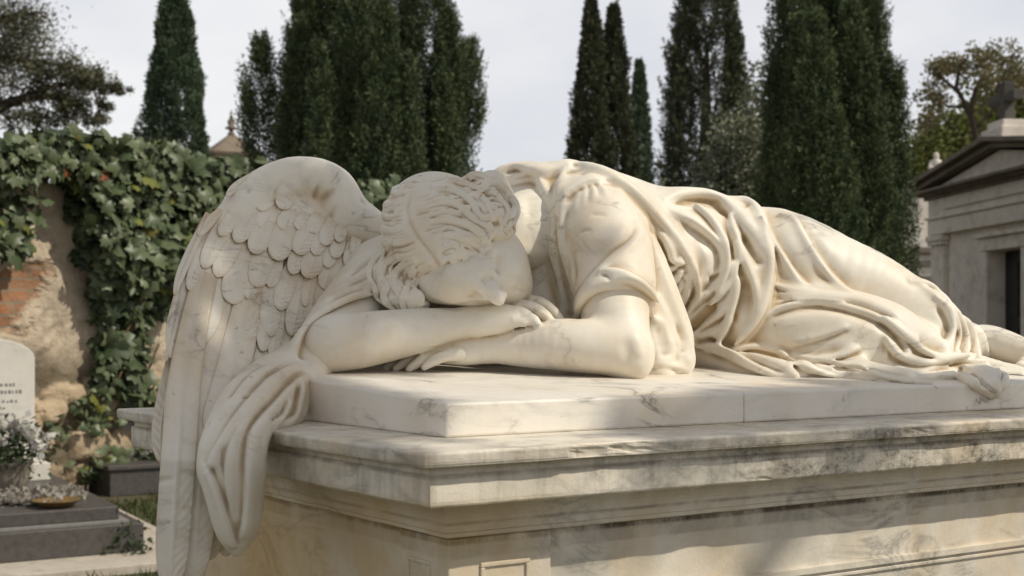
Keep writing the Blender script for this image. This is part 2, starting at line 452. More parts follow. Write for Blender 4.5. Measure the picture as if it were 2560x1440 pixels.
def pedestal_marble():
    n = NT('pedestal_marble'); zs = EYE-(1095-HY)/F_PX*1.5
    sx = n.N('ShaderNodeSeparateXYZ'); n.L(n.geo.outputs['Position'], sx.inputs[0]); x, y, z = sx.outputs
    u = n.math('ADD', n.math('MULTIPLY', n.math('SUBTRACT', x, float(CORN[0])), .8036), n.math('MULTIPLY', n.math('SUBTRACT', y, float(CORN[1])), .6027))
    v = n.math('ADD', n.math('MULTIPLY', n.math('SUBTRACT', x, float(CORN[0])), -.5234), n.math('MULTIPLY', n.math('SUBTRACT', y, float(CORN[1])), .8575))
    dz = n.math('SUBTRACT', z, zs)                       # height below the cornice top
    def band(a, b, s=.004):
        m = n.N('ShaderNodeMapRange'); m.interpolation_type = 'SMOOTHSTEP'; m.inputs['From Min'].default_value = a-s; m.inputs['From Max'].default_value = a+s; n.L(dz, m.inputs['Value'])
        m2 = n.N('ShaderNodeMapRange'); m2.interpolation_type = 'SMOOTHSTEP'; m2.inputs['From Min'].default_value = b-s; m2.inputs['From Max'].default_value = b+s; n.L(dz, m2.inputs['Value'])
        return n.math('MULTIPLY', m.outputs[0], n.math('SUBTRACT', 1.0, m2.outputs[0]))
    def rng(val, a, b):
        m = n.N('ShaderNodeMapRange'); m.interpolation_type = 'SMOOTHSTEP'; m.inputs['From Min'].default_value = a; m.inputs['From Max'].default_value = b; n.L(val, m.inputs['Value']); return m.outputs[0]
    P = n.geo.outputs['Position']
    c = n.mix(n.ramp(n.noise(8, 5, .6, P), [(.3, 0), (.75, 1)]), (.77, .71, .60), (.67, .61, .50))
    och = n.ramp(n.noise(3.6, 6, .62, n.mapping((1, 1, .45), vec=P), .5), [(.50, 0), (.72, 1)])
    c = n.mix(n.math('MULTIPLY', och, .78), c, (.57, .385, .165))
    # veins
    w = n.mapping((2.2, 2.2, 5), (.4, .7, .3), vec=P); a = n.math('ABSOLUTE', n.math('SUBTRACT', n.noise(2.3, 6, .6, w, 1.0), .5))
    c = n.mix(n.math('MULTIPLY', n.math('MULTIPLY', n.ramp(a, [(0, 1), (.012, .5), (.05, 0)]), n.ramp(n.noise(6, 3, .6, P), [(.47, 0), (.62, 1)])), .6), c, (.20, .185, .165))
    c = n.mix(n.math('MULTIPLY', n.ramp(n.noise(5, 5, .7, n.mapping((1.2, 1.2, 2.4), (.3, .5, .6), vec=P), .8), [(.5, 0), (.75, 1)]), .36), c, (.36, .335, .305))
    # rain streaks
    st = n.ramp(n.noise(1.0, 5, .7, n.mapping((26, 26, 2.2), vec=P)), [(.50, 0), (.72, 1)])
    c = n.mix(n.math('MULTIPLY', st, n.math('ADD', .12, n.math('MULTIPLY', band(-.060, .01), .40))), c, (.20, .165, .12))
    # soot crust on the fascia away from the corner, speckled
    sp = n.math('MULTIPLY', n.ramp(n.noise(9, 6, .72, n.mapping((1, 1, 2.2), vec=P)), [(.40, 0), (.62, 1)]), n.ramp(n.noise(60, 4, .8, P), [(.36, .1), (.60, 1)]))
    far = n.math('MULTIPLY', rng(u, .10, .42), n.math('SUBTRACT', 1.0, rng(u, .85, 1.3)))
    far2 = n.math('ADD', far, n.math('MULTIPLY', rng(v, .02, .25), .55))
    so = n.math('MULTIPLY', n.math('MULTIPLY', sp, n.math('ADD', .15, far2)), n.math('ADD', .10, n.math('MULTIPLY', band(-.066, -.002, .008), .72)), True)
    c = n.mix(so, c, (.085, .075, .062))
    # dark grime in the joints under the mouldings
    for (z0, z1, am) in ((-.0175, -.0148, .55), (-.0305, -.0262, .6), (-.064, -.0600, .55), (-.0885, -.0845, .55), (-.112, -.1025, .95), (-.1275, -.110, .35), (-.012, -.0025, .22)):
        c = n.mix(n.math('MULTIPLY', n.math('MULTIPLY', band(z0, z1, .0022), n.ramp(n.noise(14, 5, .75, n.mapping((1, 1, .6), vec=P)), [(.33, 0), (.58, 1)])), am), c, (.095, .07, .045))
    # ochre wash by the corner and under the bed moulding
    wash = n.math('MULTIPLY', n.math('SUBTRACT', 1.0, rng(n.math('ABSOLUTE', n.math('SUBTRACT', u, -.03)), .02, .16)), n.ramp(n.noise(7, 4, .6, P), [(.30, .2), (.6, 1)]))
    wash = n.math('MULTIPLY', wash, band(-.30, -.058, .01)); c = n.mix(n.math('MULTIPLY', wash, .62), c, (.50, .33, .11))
    n.col(c); n.rough(n.ramp(n.noise(30, 4, .6, P), [(.3, .45), (.7, .68)]), .3)
    n.bump(n.math('ADD', n.math('MULTIPLY', n.noise(38, 6, .7, P), .6), n.math('ADD', n.math('MULTIPLY', n.noise(240, 3, .6, P), .25), n.math('MULTIPLY', so, -.5))), .30, .005); return n.m
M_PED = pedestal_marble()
M_SLAB = marble('slab_marble', base=(.80, .755, .675), vamt=.85, cav=False, samt=.8, vscale=1.0, grey=.5)
# ------------------------------------------------------------------ the tomb under the angel
LSLAB, WSLAB = 1.78, .64
SLOPE = .050
def slab_z(v): return CORN[2]+SLOPE*max(v, 0)
def ped_pt(u, v, z): 
    q = CORN[:2]+U2*u+V2*v; return np.array([q[0], q[1], z])
def grid_box(name, u0, u1, v0, v1, zb, ztop, mat, parent, bevel=.004, nu=1):
    pts = [ped_pt(u0, v0, zb), ped_pt(u1, v0, zb), ped_pt(u1, v1, zb), ped_pt(u0, v1, zb),
           ped_pt(u0, v0, ztop(v0)), ped_pt(u1, v0, ztop(v0)), ped_pt(u1, v1, ztop(v1)), ped_pt(u0, v1, ztop(v1))]
    o = poly(name, pts, [(0,3,2,1), (4,5,6,7), (0,1,5,4), (1,2,6,5), (2,3,7,6), (3,0,4,7)], mat, parent)
    m = o.modifiers.new('bevel', 'BEVEL'); m.width = bevel; m.segments = 2
    return o
TOMB = empty('marble_tomb', tuple(ped_pt(LSLAB/2, WSLAB/2, 0)), 'large weathered white marble tomb pedestal with stepped cornice carrying the sleeping angel', 'tomb')
ZS = CORN[2]-.0405            # slab underside = top of the cornice
grid_box('top_slab', 0, .456, 0, WSLAB, ZS, slab_z, M_SLAB, TOMB, .003)
grid_box('top_slab', .4572, LSLAB, 0, WSLAB, ZS, slab_z, M_SLAB, TOMB, .003)
# cornice: a moulded profile swept round the rectangle; (offset outwards from the slab, z below ZS)
OU, OV = .1179, .1469
from mathutils import noise as mno
def sweep(name, prof, mat, u0, u1, v0, v1, parent=TOMB, wear=.0011, chips=()):
    """moulded profile run round the rectangle, its arrises slightly worn. prof: list of (inset, z)"""
    run = [(0., u, 's') for u in np.linspace(0, 1, 150)[:-1]]+[(1., t, 'e') for t in np.linspace(0, 1, 30)[:-1]]+[(2., t, 'n') for t in np.linspace(1, 0, 14)[:-1]]+[(3., t, 'w') for t in np.linspace(1, 0, 60)[:-1]]
    m = len(run); vs = []; fs = []
    for ins, z in prof:
        a0, a1, b0, b1 = u0+ins, u1-ins, v0+ins, v1-ins
        for (_, t, side) in run:
            if side == 's': uu, vv = a0+(a1-a0)*t, b0
            elif side == 'e': uu, vv = a1, b0+(b1-b0)*t
            elif side == 'n': uu, vv = a0+(a1-a0)*t, b1
            else: uu, vv = a0, b0+(b1-b0)*t
            k = mno.noise(Vector((uu*16, vv*16, z*40)))*wear+mno.noise(Vector((uu*60, vv*60, z*90)))*wear*.7
            for (cu, cz, wu, wz, dp) in chips:
                if side == 's': k -= dp*math.exp(-((uu-cu)/wu)**4-((z-cz)/wz)**2)*(.75+.5*mno.noise(Vector((uu*90, z*200, 1))))
            dn = {'s': (0, -1), 'e': (1, 0), 'n': (0, 1), 'w': (-1, 0)}[side]
            vs.append(ped_pt(uu+dn[0]*k, vv+dn[1]*k, z+(mno.noise(Vector((uu*20, vv*20, 5+z*50)))*wear*.5)))
    n_ = len(prof)
    for j in range(n_-1):
        for i in range(m):
            k = (i+1) % m; fs.append((j*m+i, (j+1)*m+i, (j+1)*m+k, j*m+k))
    fs.append(tuple(range(m))); fs.append(tuple(reversed(range((n_-1)*m, n_*m))))
    return poly(name, vs, fs, mat, parent)
RU0, RU1, RV0, RV1 = -OU, LSLAB+OU, -OV, .74
z = ZS
def arc(i0, z0, i1, z1, n=6, bulge=1):
    out = []
    for k in range(1, n+1):
        a = k/n*math.pi/2
        if bulge > 0: out.append((i0+(i1-i0)*(1-math.cos(a)), z0+(z1-z0)*math.sin(a)))
        else: out.append((i0+(i1-i0)*math.sin(a), z0+(z1-z0)*(1-math.cos(a))))
    return out
prof = [(.0022, z), (.0006, z-.0012), (0, z-.003), (0, z-.0065), (0, z-.010), (.0004, z-.0128), (.0012, z-.0142), (.0015, z-.0155), (.008, z-.0158)]
prof += arc(.008, z-.0158, .020, z-.024, 6, -1)
prof += [(.020, z-.0265), (.0175, z-.0268)]
prof += [(.0165, z-.028), (.0165, z-.036), (.0165, z-.045), (.0165, z-.054), (.0168, z-.0578), (.018, z-.060), (.046, z-.0605)]
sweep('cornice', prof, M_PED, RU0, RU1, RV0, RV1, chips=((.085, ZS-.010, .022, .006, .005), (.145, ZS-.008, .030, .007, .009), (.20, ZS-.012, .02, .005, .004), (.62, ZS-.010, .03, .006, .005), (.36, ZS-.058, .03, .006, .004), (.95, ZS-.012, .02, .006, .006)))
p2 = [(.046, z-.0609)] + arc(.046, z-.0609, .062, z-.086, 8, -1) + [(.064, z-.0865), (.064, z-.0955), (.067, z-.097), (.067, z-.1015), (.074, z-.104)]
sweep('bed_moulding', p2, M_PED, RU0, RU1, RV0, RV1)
ZD = z-.104
# die with corner pilasters and a sunk panel on the long side
die = MB()
def dbox(mb, u0, u1, v0, v1, z0, z1):
    mb.box(ped_pt(u0, v0, z0), np.append(U2*(u1-u0), 0), np.append(V2*(v1-v0), 0), (0, 0, z1-z0))
D0u, D0v = RU0+.085, RV0+.085; D1u, D1v = RU1-.085, RV1-.085
dbox(die, D0u, D1u, D0v, D1v, .14, ZD)
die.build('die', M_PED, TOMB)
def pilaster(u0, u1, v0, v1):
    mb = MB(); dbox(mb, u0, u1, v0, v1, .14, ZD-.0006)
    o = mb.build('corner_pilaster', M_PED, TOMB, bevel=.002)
    return o
PW = .125
pilaster(D0u-.010, D0u+PW, D0v-.010, D0v+.09)
pilaster(D1u-PW, D1u+.010, D0v-.010, D0v+.09)
def frame(name, u0, u1, z0, z1, vv, w=.010, t=.006, axis='front', mat=M_PED):
    """raised fillet frame lying on the front (v=vv) or the end (u=vv) face"""
    mb = MB()
    def bar(a0, a1, b0, b1, t):
        if axis == 'front': dbox(mb, a0, a1, vv-t, vv+.004, b0, b1)
        else: dbox(mb, vv-t, vv+.004, a0, a1, b0, b1)
    for (off, ww, tt) in (((0, w, t), (w+.004, w*.5, t*.6)) if w > .008 else ((0, w, t),)):
        a0, a1, b0, b1 = u0+off, u1-off, z0+off, z1-off
        bar(a0, a1, b1-ww, b1, tt); bar(a0, a1, b0, b0+ww, tt)
        bar(a0, a0+ww, b0+ww, b1-ww, tt); bar(a1-ww, a1, b0+ww, b1-ww, tt)
    return mb.build(name, mat, TOMB, bevel=.0012)
frame('panel_frame', D0u+PW+.10, D0u+PW+1.06, .25, ZD-.085, D0v)
frame('panel_frame', D0u+.030, D0u+PW-.030, .25, ZD-.030, D0v-.010, w=.0055, t=.0028)
frame('panel_frame', D0v+.025, D0v+.072, .25, ZD-.030, D0u-.010, w=.0045, t=.0025, axis='end')
base = [(.055, 0), (.055, .10), (.062, .105), (.066, .118), (.075, .125), (.080, .14)]
sweep('base_moulding', list(reversed(base)), M_PED, RU0, RU1, RV0, RV1)
fix_parent(TOMB)
# ------------------------------------------------------------------ the sleeping angel
import time as _t
_t0 = _t.time()
HB = globals().get('HB', .0022); HR = globals().get('HR', .0022); HH = globals().get('HH', .0014)
def slabd(px, py):
    """depth at which a photo pixel meets the slab top (plane sloping up from the front edge)"""
    rx, rz = (px-CX)/F_PX, (py-HY)/F_PX
    # rz*d = (EYE-CORN.z) - SLOPE*((rx*d, d)-CORN).V2
    return (EYE-CORN[2]+SLOPE*(CORN[:2]@N2))/(rz+SLOPE*(rx*N2[0]+N2[1]))
# ---------------- body: arms, hands, head, neck, feet in one surface
B = Grid((-.36, 1.78, EYE-.085), (1.06, 2.46, EYE+.235), HB)
hc = C3(1118, 606, 2.03)
Tt = np.array([-.35, -.85, .40]); Tt /= np.linalg.norm(Tt)
Ff = np.array([.5, -.58, -.8]); Ff -= Tt*(Ff@Tt); Ff /= np.linalg.norm(Ff)
Ss = np.cross(Ff, Tt)
AX = [Ff, Ss, Tt]
# ---- head and neck are modelled first, apart from the arms they rest on
B.ch([(1430, 575, 2.17, 118), (1340, 575, 2.125, 106), (1280, 590, 2.09, 90), (1180, 610, 2.06, 90)], .03)
B.ell(hc, (.100, .080, .098), AX, .02)
B.ch([(1120, 680, 1.985, 74), (1160, 680, 1.975, 80), (1205, 690, 1.975, 84), (1255, 708, 2.0, 62)], .03)        # forehead to cheek
B.ch([(1215, 635, 1.995, 88), (1255, 652, 1.99, 64), (1266, 690, 1.985, 56), (1273, 715, 1.995, 50)], .025)   # cheek and jaw of the near side
B.ch([(1090, 712, 1.955, 40), (1130, 714, 1.935, 42), (1168, 704, 1.928, 38), (1196, 690, 1.932, 38), (1216, 660, 1.95, 40)], .03)    # brow
B.ch([(1250, 682, 1.955, 36), (1268, 690, 1.962, 34), (1278, 715, 1.975, 30)], .03)
B.ch([(1150, 690, 1.934, 36), (1180, 698, 1.922, 29), (1202, 710, 1.912, 25), (1224, 728, 1.905, 22), (1241, 744, 1.901, 18), (1249, 752, 1.901, 13)], .032)  # nose
B.ell(C3(1256, 736, 1.912), (.0075, .009, .007), k=.010)
S0 = B.stroke
S0([(1204, 706), (1215, 698), (1229, 692), (1240, 682)], -10, 13, (.15, .3))           # pocket between lid, nose and cheek
S0([(1238, 686), (1247, 666), (1250, 642), (1249, 618)], -9, 13, (.2, .4))             # outer corner, lid to cheek
S0([(1214, 687), (1228, 675), (1240, 656)], 5.0, 12, (.3, .3))                          # closed lid
S0([(1207, 698), (1218, 679), (1231, 662), (1241, 644)], -3.0, 5, (.2, .4))            # crease under the brow
S0([(1172, 754), (1184, 742), (1196, 728)], -9, 15, (.2, .3))                          # far socket
S0([(1200, 728), (1216, 746), (1226, 762)], -2.5, 9, (.3, .3))                            # far flank of the nose
S0([(1246, 722), (1262, 722), (1270, 738)], -4, 9, (.2, .4))
S0([(1284, 714), (1294, 736)], -2.5, 8, (.3, .3))
Fhead = B.F.copy(); B.F[:] = 9.0
# trunk core (inside the robe) keeps the figure in one piece
B.ch([(1300, 560, 2.15, 70), (1480, 600, 2.16, 90), (1760, 680, 2.27, 100), (1940, 690, 2.30, 100), (2120, 720, 2.28, 85), (2290, 805, 2.27, 70)], .03)
B.ch([(1300, 560, 2.16, 60), (1130, 600, 2.17, 60), (960, 690, 2.12, 70)], .03)
# upper arms and forearms
B.ch([(1490, 560, 2.10, 90), (1534, 700, 2.02, 88), (1537, 790, 1.98, 86), (1553, 850, 1.955, 73), (1560, 872, 1.945, 70)], .03)
B.ch([(1560, 872, 1.945, 70), (1500, 866, 1.94, 70), (1400, 862, 1.945, 65), (1300, 868, 1.96, 49), (1215, 872, 1.972, 33)], .012)
B.ell(C3(1590, 903, 1.935), (.021, .022, .028), k=.022)
B.ch([(960, 690, 2.12, 78), (880, 800, 1.98, 72), (832, 858, 1.885, 66)], .03)
B.ch([(832, 858, 1.885, 66), (870, 856, 1.89, 70), (930, 846, 1.90, 68), (1030, 829, 1.93, 58), (1100, 814, 1.945, 46), (1170, 806, 1.955, 34)], .012)
B.ell(C3(800, 880, 1.875), (.022, .022, .024), k=.02)
# left hand lying on the other forearm
B.ch([(1165, 804, 1.955, 33), (1215, 800, 1.952, 34), (1262, 790, 1.95, 30)], .010)
B.ch([(1185, 800, 1.965, 28), (1240, 780, 1.972, 26), (1292, 764, 1.98, 19)], .012)
B.ch([(1190, 812, 1.945, 24), (1240, 806, 1.94, 22), (1280, 795, 1.94, 17)], .010)
kf = .0025
B.ch([(1286, 760, 1.985, 17), (1328, 753, 1.985, 16), (1354, 758, 1.98, 15), (1381, 777, 1.972, 14), (1402, 797, 1.963, 10)], kf)
B.ch([(1278, 770, 1.97, 18), (1316, 766, 1.966, 17), (1341, 774, 1.96, 16), (1364, 789, 1.952, 14), (1380, 803, 1.945, 10)], kf)
B.ch([(1264, 785, 1.955, 19), (1296, 782, 1.947, 17), (1319, 791, 1.941, 16), (1336, 802, 1.936, 14), (1345, 812, 1.93, 10)], kf)
B.ch([(1200, 812, 1.943, 24), (1250, 806, 1.94, 22), (1286, 803, 1.936, 14), (1310, 808, 1.932, 9)], .010)
B.ch([(1205, 790, 1.99, 15), (1245, 772, 2.0, 13), (1290, 757, 2.005, 10)], kf)     # thumb along the far side
# right hand under the forearm, flat on the slab
B.ch([(1215, 873, 1.972, 34), (1160, 880, 1.968, 34), (1112, 880, 1.962, 30)], .010)
B.ch([(1185, 882, 1.96, 22), (1150, 884, 1.952, 20)], .010)
B.ch([(1120, 864, 1.98, 20), (1062, 869, 1.98, 16.5), (1012, 889, 1.975, 14.5), (985, 907, 1.968, 12), (966, 921, 1.962, 9)], kf)
B.ch([(1118, 870, 1.968, 20), (1072, 876, 1.964, 17), (1030, 895, 1.958, 14.5), (1004, 911, 1.952, 12), (988, 922, 1.947, 9)], kf)
B.ch([(1118, 878, 1.952, 20), (1086, 883, 1.946, 17), (1054, 901, 1.94, 14.5), (1034, 914, 1.936, 12), (1021, 923, 1.932, 9)], kf)
B.ch([(1150, 884, 1.945, 19), (1112, 890, 1.935, 15.5), (1080, 905, 1.93, 13), (1060, 919, 1.926, 9)], .0025)
# feet
B.ch([(2330, 850, 2.33, 55), (2420, 852, 2.37, 40), (2475, 855, 2.37, 42), (2545, 878, 2.34, 38), (2590, 898, 2.31, 30)], .02)
for i, (x, y, x2, y2, dd, rr) in enumerate([(2575, 866, 2640, 905, 2.33, 14), (2572, 880, 2632, 918, 2.31, 13), (2568, 893, 2620, 926, 2.295, 12), (2560, 905, 2604, 932, 2.28, 11), (2550, 915, 2588, 938, 2.27, 10)]):
    B.ch([(x, y, dd, rr+3), ((x+x2)/2, (y+y2)/2-4, dd-.01, rr), (x2, y2, dd-.02, rr-2)], .004)
B.ch([(2330, 900, 2.26, 44), (2440, 915, 2.26, 30), (2520, 928, 2.24, 19), (2570, 938, 2.22, 14)], .02)
for k in range(4):
    B.ch([(2500+6*k, 920+7*k-6, 2.245-.012*k, 9), (2540+4*k, 925+6*k-6, 2.235-.012*k, 8), (2570-4*k, 934+4*k-4, 2.225-.012*k, 6)], .003)
np.clip(Fhead, -.03, .03, out=Fhead); np.clip(B.F, -.03, .03, out=B.F); B.blur(1); B.F = Grid.smin(B.F, Fhead, .0025)
B.stroke([(1058, 752), (1082, 759), (1112, 764), (1142, 765), (1166, 758), (1190, 756), (1214, 766)], -8, 8, (.15, .2))
# tendons and dimples
B.stroke([(1330, 470), (1318, 560), (1322, 640)], -5, 26, (.3, .3))
B.stroke([(1300, 470), (1290, 560)], 3, 24, (.3, .3))
B.stroke([(1575, 812), (1592, 860), (1598, 905)], 3.0, 18, (.4, .3))
B.stroke([(1555, 842), (1570, 880), (1572, 920)], -2.5, 16, (.4, .4))
B.stroke([(1480, 800), (1450, 792), (1405, 806)], -3, 14, (.4, .3))
for p in ([(1282, 770), (1296, 766)], [(1284, 784), (1298, 780)], [(1276, 797), (1290, 796)]): B.stroke(p, 1.5, 9, (.3, .3))
for p in ([(1292, 776), (1262, 782), (1236, 790)], [(1288, 790), (1262, 794), (1236, 800)], [(1300, 760), (1270, 766), (1240, 776)]): B.stroke(p, 1.0, 6, (.2, .6))
for p in ([(1040, 880), (1076, 870), (1120, 868)], [(1052, 890), (1090, 878), (1130, 876)], [(1068, 900), (1100, 888), (1140, 884)]): B.stroke(p, -2.6, 4, (.2, .4))
for p in ([(1310, 759), (1340, 762), (1372, 784), (1390, 800)], [(1290, 776), (1322, 778), (1352, 795), (1364, 806)]): B.stroke(p, -2.4, 4, (.3, .1))
print('body field', _t.time()-_t0)
ANGEL = empty('angel_statue', tuple(ped_pt(.55, .2, slab_z(.2))), 'white marble winged angel asleep with head on folded arms, lying on the tomb', 'statue')
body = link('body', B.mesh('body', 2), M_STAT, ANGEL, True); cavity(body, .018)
print('body', _t.time()-_t0, len(body.data.vertices))

# ---------------- robe
G = Grid((-.56, 1.46, EYE-.30), (1.02, 2.52, EYE+.275), HR)
def cutp(px, py, d, n): return (C3(px, py, d), n)
G.ch([(1330, 545, 2.19, 125), (1450, 575, 2.16, 168), (1600, 625, 2.20, 164), (1760, 668, 2.26, 168), (1920, 690, 2.30, 160), (1985, 690, 2.31, 135)], .02)
G.ch([(1400, 520, 2.20, 105), (1300, 530, 2.20, 95), (1230, 540, 2.20, 85), (1040, 640, 2.16, 85), (950, 690, 2.12, 84)], .03)
# neck opening
G.ch([(1190, 600, 2.0, 95), (1270, 570, 2.03, 98), (1322, 560, 2.05, 78)], .02, 'sub')
G.ch([(1390, 650, 2.17, 110), (1400, 760, 2.16, 110), (1440, 860, 2.16, 80)], .03)
G.ch([(930, 830, 2.10, 75), (1120, 820, 2.16, 105), (1320, 815, 2.15, 115), (1450, 830, 2.14, 115)], .03)
# seat and thighs
G.ch([(1930, 680, 2.30, 150), (2120, 717, 2.28, 112), (2230, 765, 2.265, 96), (2300, 806, 2.26, 84)], .03)
G.ch([(2300, 806, 2.26, 84), (2340, 835, 2.31, 76), (2400, 858, 2.36, 58), (2450, 860, 2.38, 46)], .03)
G.ch([(1830, 800, 2.22, 95), (1960, 825, 2.19, 92), (2090, 838, 2.16, 88), (2200, 855, 2.15, 80), (2232, 868, 2.155, 66)], .035)
G.ch([(2232, 868, 2.17, 68), (2330, 895, 2.26, 48), (2420, 910, 2.28, 34)], .03)
# belly down to the slab
G.ch([(1660, 800, 2.26, 120), (1780, 820, 2.27, 110), (1880, 850, 2.25, 80)], .04)
# sleeves
upd = np.array([.12, -.60, -.79])
G.ch([(1485, 560, 2.095, 118), (1520, 630, 2.055, 110), (1536, 710, 2.01, 104), (1543, 800, 1.955, 102), (1548, 830, 1.94, 100)], .03, cut=cutp(1538, 772, 1.985, upd))
G.ch([(960, 690, 2.12, 92), (890, 775, 2.0, 92), (838, 842, 1.92, 86), (815, 880, 1.885, 80)], .02, cut=cutp(812, 840, 1.90, (.80, -.50, -.25)))
G.ch([(1920, 735, 2.215, 34), (2000, 745, 2.195, 30), (2090, 752, 2.175, 28), (2170, 768, 2.16, 28), (2240, 800, 2.155, 28), (2300, 852, 2.17, 26), (2360, 885, 2.20, 20)], .04)
# puddled cloth along the slab
def on_slab(pts, up=.4):
    out = []
    for x, y, r in pts:
        d = slabd(x, y+r*.55); out.append((x, y, d, r))
    return out
G.ch(on_slab([(1600, 925, 16), (1660, 925, 20), (1715, 920, 18)]), .02)
G.ch(on_slab([(1700, 895, 26), (1760, 897, 32), (1850, 908, 34), (1950, 925, 28), (2060, 932, 20), (2130, 940, 13), (2200, 947, 11), (2270, 953, 10), (2330, 956, 9)]), .03)
G.ch(on_slab([(1720, 880, 34), (1800, 880, 40), (1900, 892, 46), (2000, 905, 44), (2090, 916, 36), (2180, 930, 26), (2260, 940, 20)]), .04)
G.ch(on_slab([(1930, 932, 14), (1985, 940, 9)]), .02)
G.ch(on_slab([(2250, 932, 18), (2330, 928, 20), (2420, 922, 22), (2490, 918, 18)]), .03)
def edge_d(px): r = (px-CX)/F_PX; t = (r*CORN[1]-CORN[0])/(U2[0]-r*U2[1]); return CORN[1]+U2[1]*t
def drape(pts, k):      # lies on the slab, then hangs over its front edge
    out = []
    for x, y, r in pts:
        e = edge_d(x); ye = HY+(EYE-CORN[2])/e*F_PX; t = min(1, max(0, (y+.6*r-ye+10)/20)); out.append((x, y, slabd(x, min(y+.5*r, ye))*(1-t)+(e-.55*r*e/F_PX)*t, r))
    G.ch(out, k)
drape([(2275, 948, 9), (2345, 942, 13), (2400, 941, 16), (2430, 953, 16), (2455, 972, 13), (2478, 982, 9)], .014)
drape([(2330, 930, 14), (2410, 927, 18), (2446, 940, 18), (2470, 960, 15), (2482, 977, 10)], .014)
drape([(2490, 914, 14), (2506, 936, 14), (2510, 954, 13), (2496, 972, 11), (2480, 983, 8)], .012)
drape([(2462, 932, 22), (2480, 952, 19), (2474, 972, 13)], .02)

# left: cloth spilling over the slab and the ledge
G.ch([(800, 905, 1.90, 40), (740, 915, 1.85, 42), (690, 945, 1.78, 42), (640, 1000, 1.69, 42), (596, 1065, 1.595, 42), (572, 1130, 1.555, 48), (572, 1200, 1.545, 46), (582, 1270, 1.545, 38), (588, 1330, 1.545, 26), (592, 1380, 1.545, 9)], .03)
G.ch([(800, 925, 1.87, 22), (745, 965, 1.775, 26), (700, 1020, 1.70, 26), (645, 1058, 1.61, 24), (610, 1110, 1.555, 26), (602, 1200, 1.545, 28), (602, 1290, 1.545, 16)], .03)
G.ch([(720, 900, 1.88, 28), (650, 935, 1.79, 30), (600, 980, 1.70, 28), (560, 1040, 1.63, 24), (534, 1110, 1.58, 20), (524, 1170, 1.56, 16)], .03)
G.ch([(650, 1010, 1.685, 40), (606, 1075, 1.595, 42), (590, 1150, 1.556, 50), (590, 1240, 1.549, 40), (594, 1310, 1.547, 24)], .05)
G.ch([(770, 930, 1.84, 20), (748, 985, 1.78, 24), (738, 1035, 1.745, 28), (690, 1060, 1.67, 18)], .025)

G.blur(4)
S = G.stroke
def roll(pts, r, k=.012, lift=.30):
    r = r*.62
    q = catmull(np.array(pts, float), len(pts)*6); P = G.wrap(q); dd = P[:, 1].copy()
    dd = even(dd, 4, 24)
    P = np.array([C3(a[0], a[1], b+r*b/F_PX*(.55-lift)) for a, b in zip(q, dd)])
    u = np.linspace(0, 1, len(P)); rr = r*np.clip(np.minimum(u, 1-u)/.22, .12, 1)**.6*dd/F_PX
    G.tube(P, rr, k)
def K(pts, h, w, groove=0, gd=.7, **kw): return G.ridge(pts, h*1.28, w*.86, groove, gd, **kw)
# --- collar, cape and strap
K([(1212, 438), (1250, 425), (1292, 412), (1330, 424), (1370, 428), (1420, 410), (1470, 408)], 10, 22, 1)
K([(1215, 452), (1270, 446), (1330, 440), (1355, 470), (1370, 540), (1380, 620), (1398, 710), (1418, 790)], 11, 20, 1, taper=(.1, .1))
S([(1345, 452), (1362, 520), (1372, 600)], -5, 10)
K([(1440, 408), (1405, 432), (1392, 480), (1394, 540), (1402, 610), (1420, 680), (1440, 750), (1452, 800)], 9, 18, 1, .9)
S([(1412, 560), (1425, 640), (1445, 720)], -8, 14)
S([(1405, 450), (1392, 500), (1388, 560), (1396, 640), (1420, 740)], -6, 12)
K([(1398, 506), (1424, 478), (1472, 452), (1524, 448), (1560, 462)], 6, 14, 1, .6)
K([(1455, 412), (1520, 432), (1589, 478), (1650, 545), (1700, 606), (1722, 640), (1728, 690), (1716, 750), (1692, 800)], 18, 26, -1, .6, taper=(.1, .3))
S([(1470, 430), (1540, 455), (1600, 510), (1650, 570), (1688, 620)], -9, 14)
S([(1440, 440), (1480, 425), (1540, 450)], -5, 14)
# --- sleeve
for p, h in (([(1466, 460), (1461, 490), (1452, 530)], 2.2), ([(1482, 456), (1484, 486), (1482, 520)], 2.4), ([(1496, 454), (1510, 476), (1522, 504)], 2.2), ([(1450, 474), (1440, 505), (1434, 540)], 2)):
    S(p, h, 8, (.1, .7))
S([(1474, 460), (1472, 486), (1466, 515)], -2, 6, (.1, .6)); S([(1489, 455), (1497, 476), (1502, 500)], -2, 6, (.1, .6))
S([(1425, 500), (1412, 560), (1412, 640), (1432, 740)], -6, 12)
K([(1598, 540), (1602, 570), (1580, 606), (1532, 640), (1492, 680), (1456, 724), (1440, 775), (1442, 800)], 7, 13, 1, .7, taper=(.4, .1))
K([(1496, 676), (1530, 674), (1570, 684), (1612, 712), (1650, 760)], 6, 11, -1, .8, taper=(.3, .3))
S([(1500, 678), (1520, 692), (1525, 705)], -3, 7)
K([(1440, 800), (1446, 765), (1480, 728), (1530, 716), (1580, 730), (1612, 758), (1640, 800)], 5, 9, 0, taper=(.1, .1))
S([(1470, 540), (1498, 536), (1520, 542)], -2.2, 6, (.4, .4)); S([(1442, 590), (1462, 576), (1484, 578)], -2, 5, (.4, .4))
S([(1480, 630), (1540, 590), (1590, 545)], 3, 26, (.4, .4))
S([(1624, 540), (1634, 600), (1640, 660), (1652, 720)], -8, 11)
K([(1610, 918), (1650, 912), (1690, 918), (1720, 930)], 5, 9, 1, .7); S([(1605, 932), (1650, 938), (1700, 936)], 3, 7)
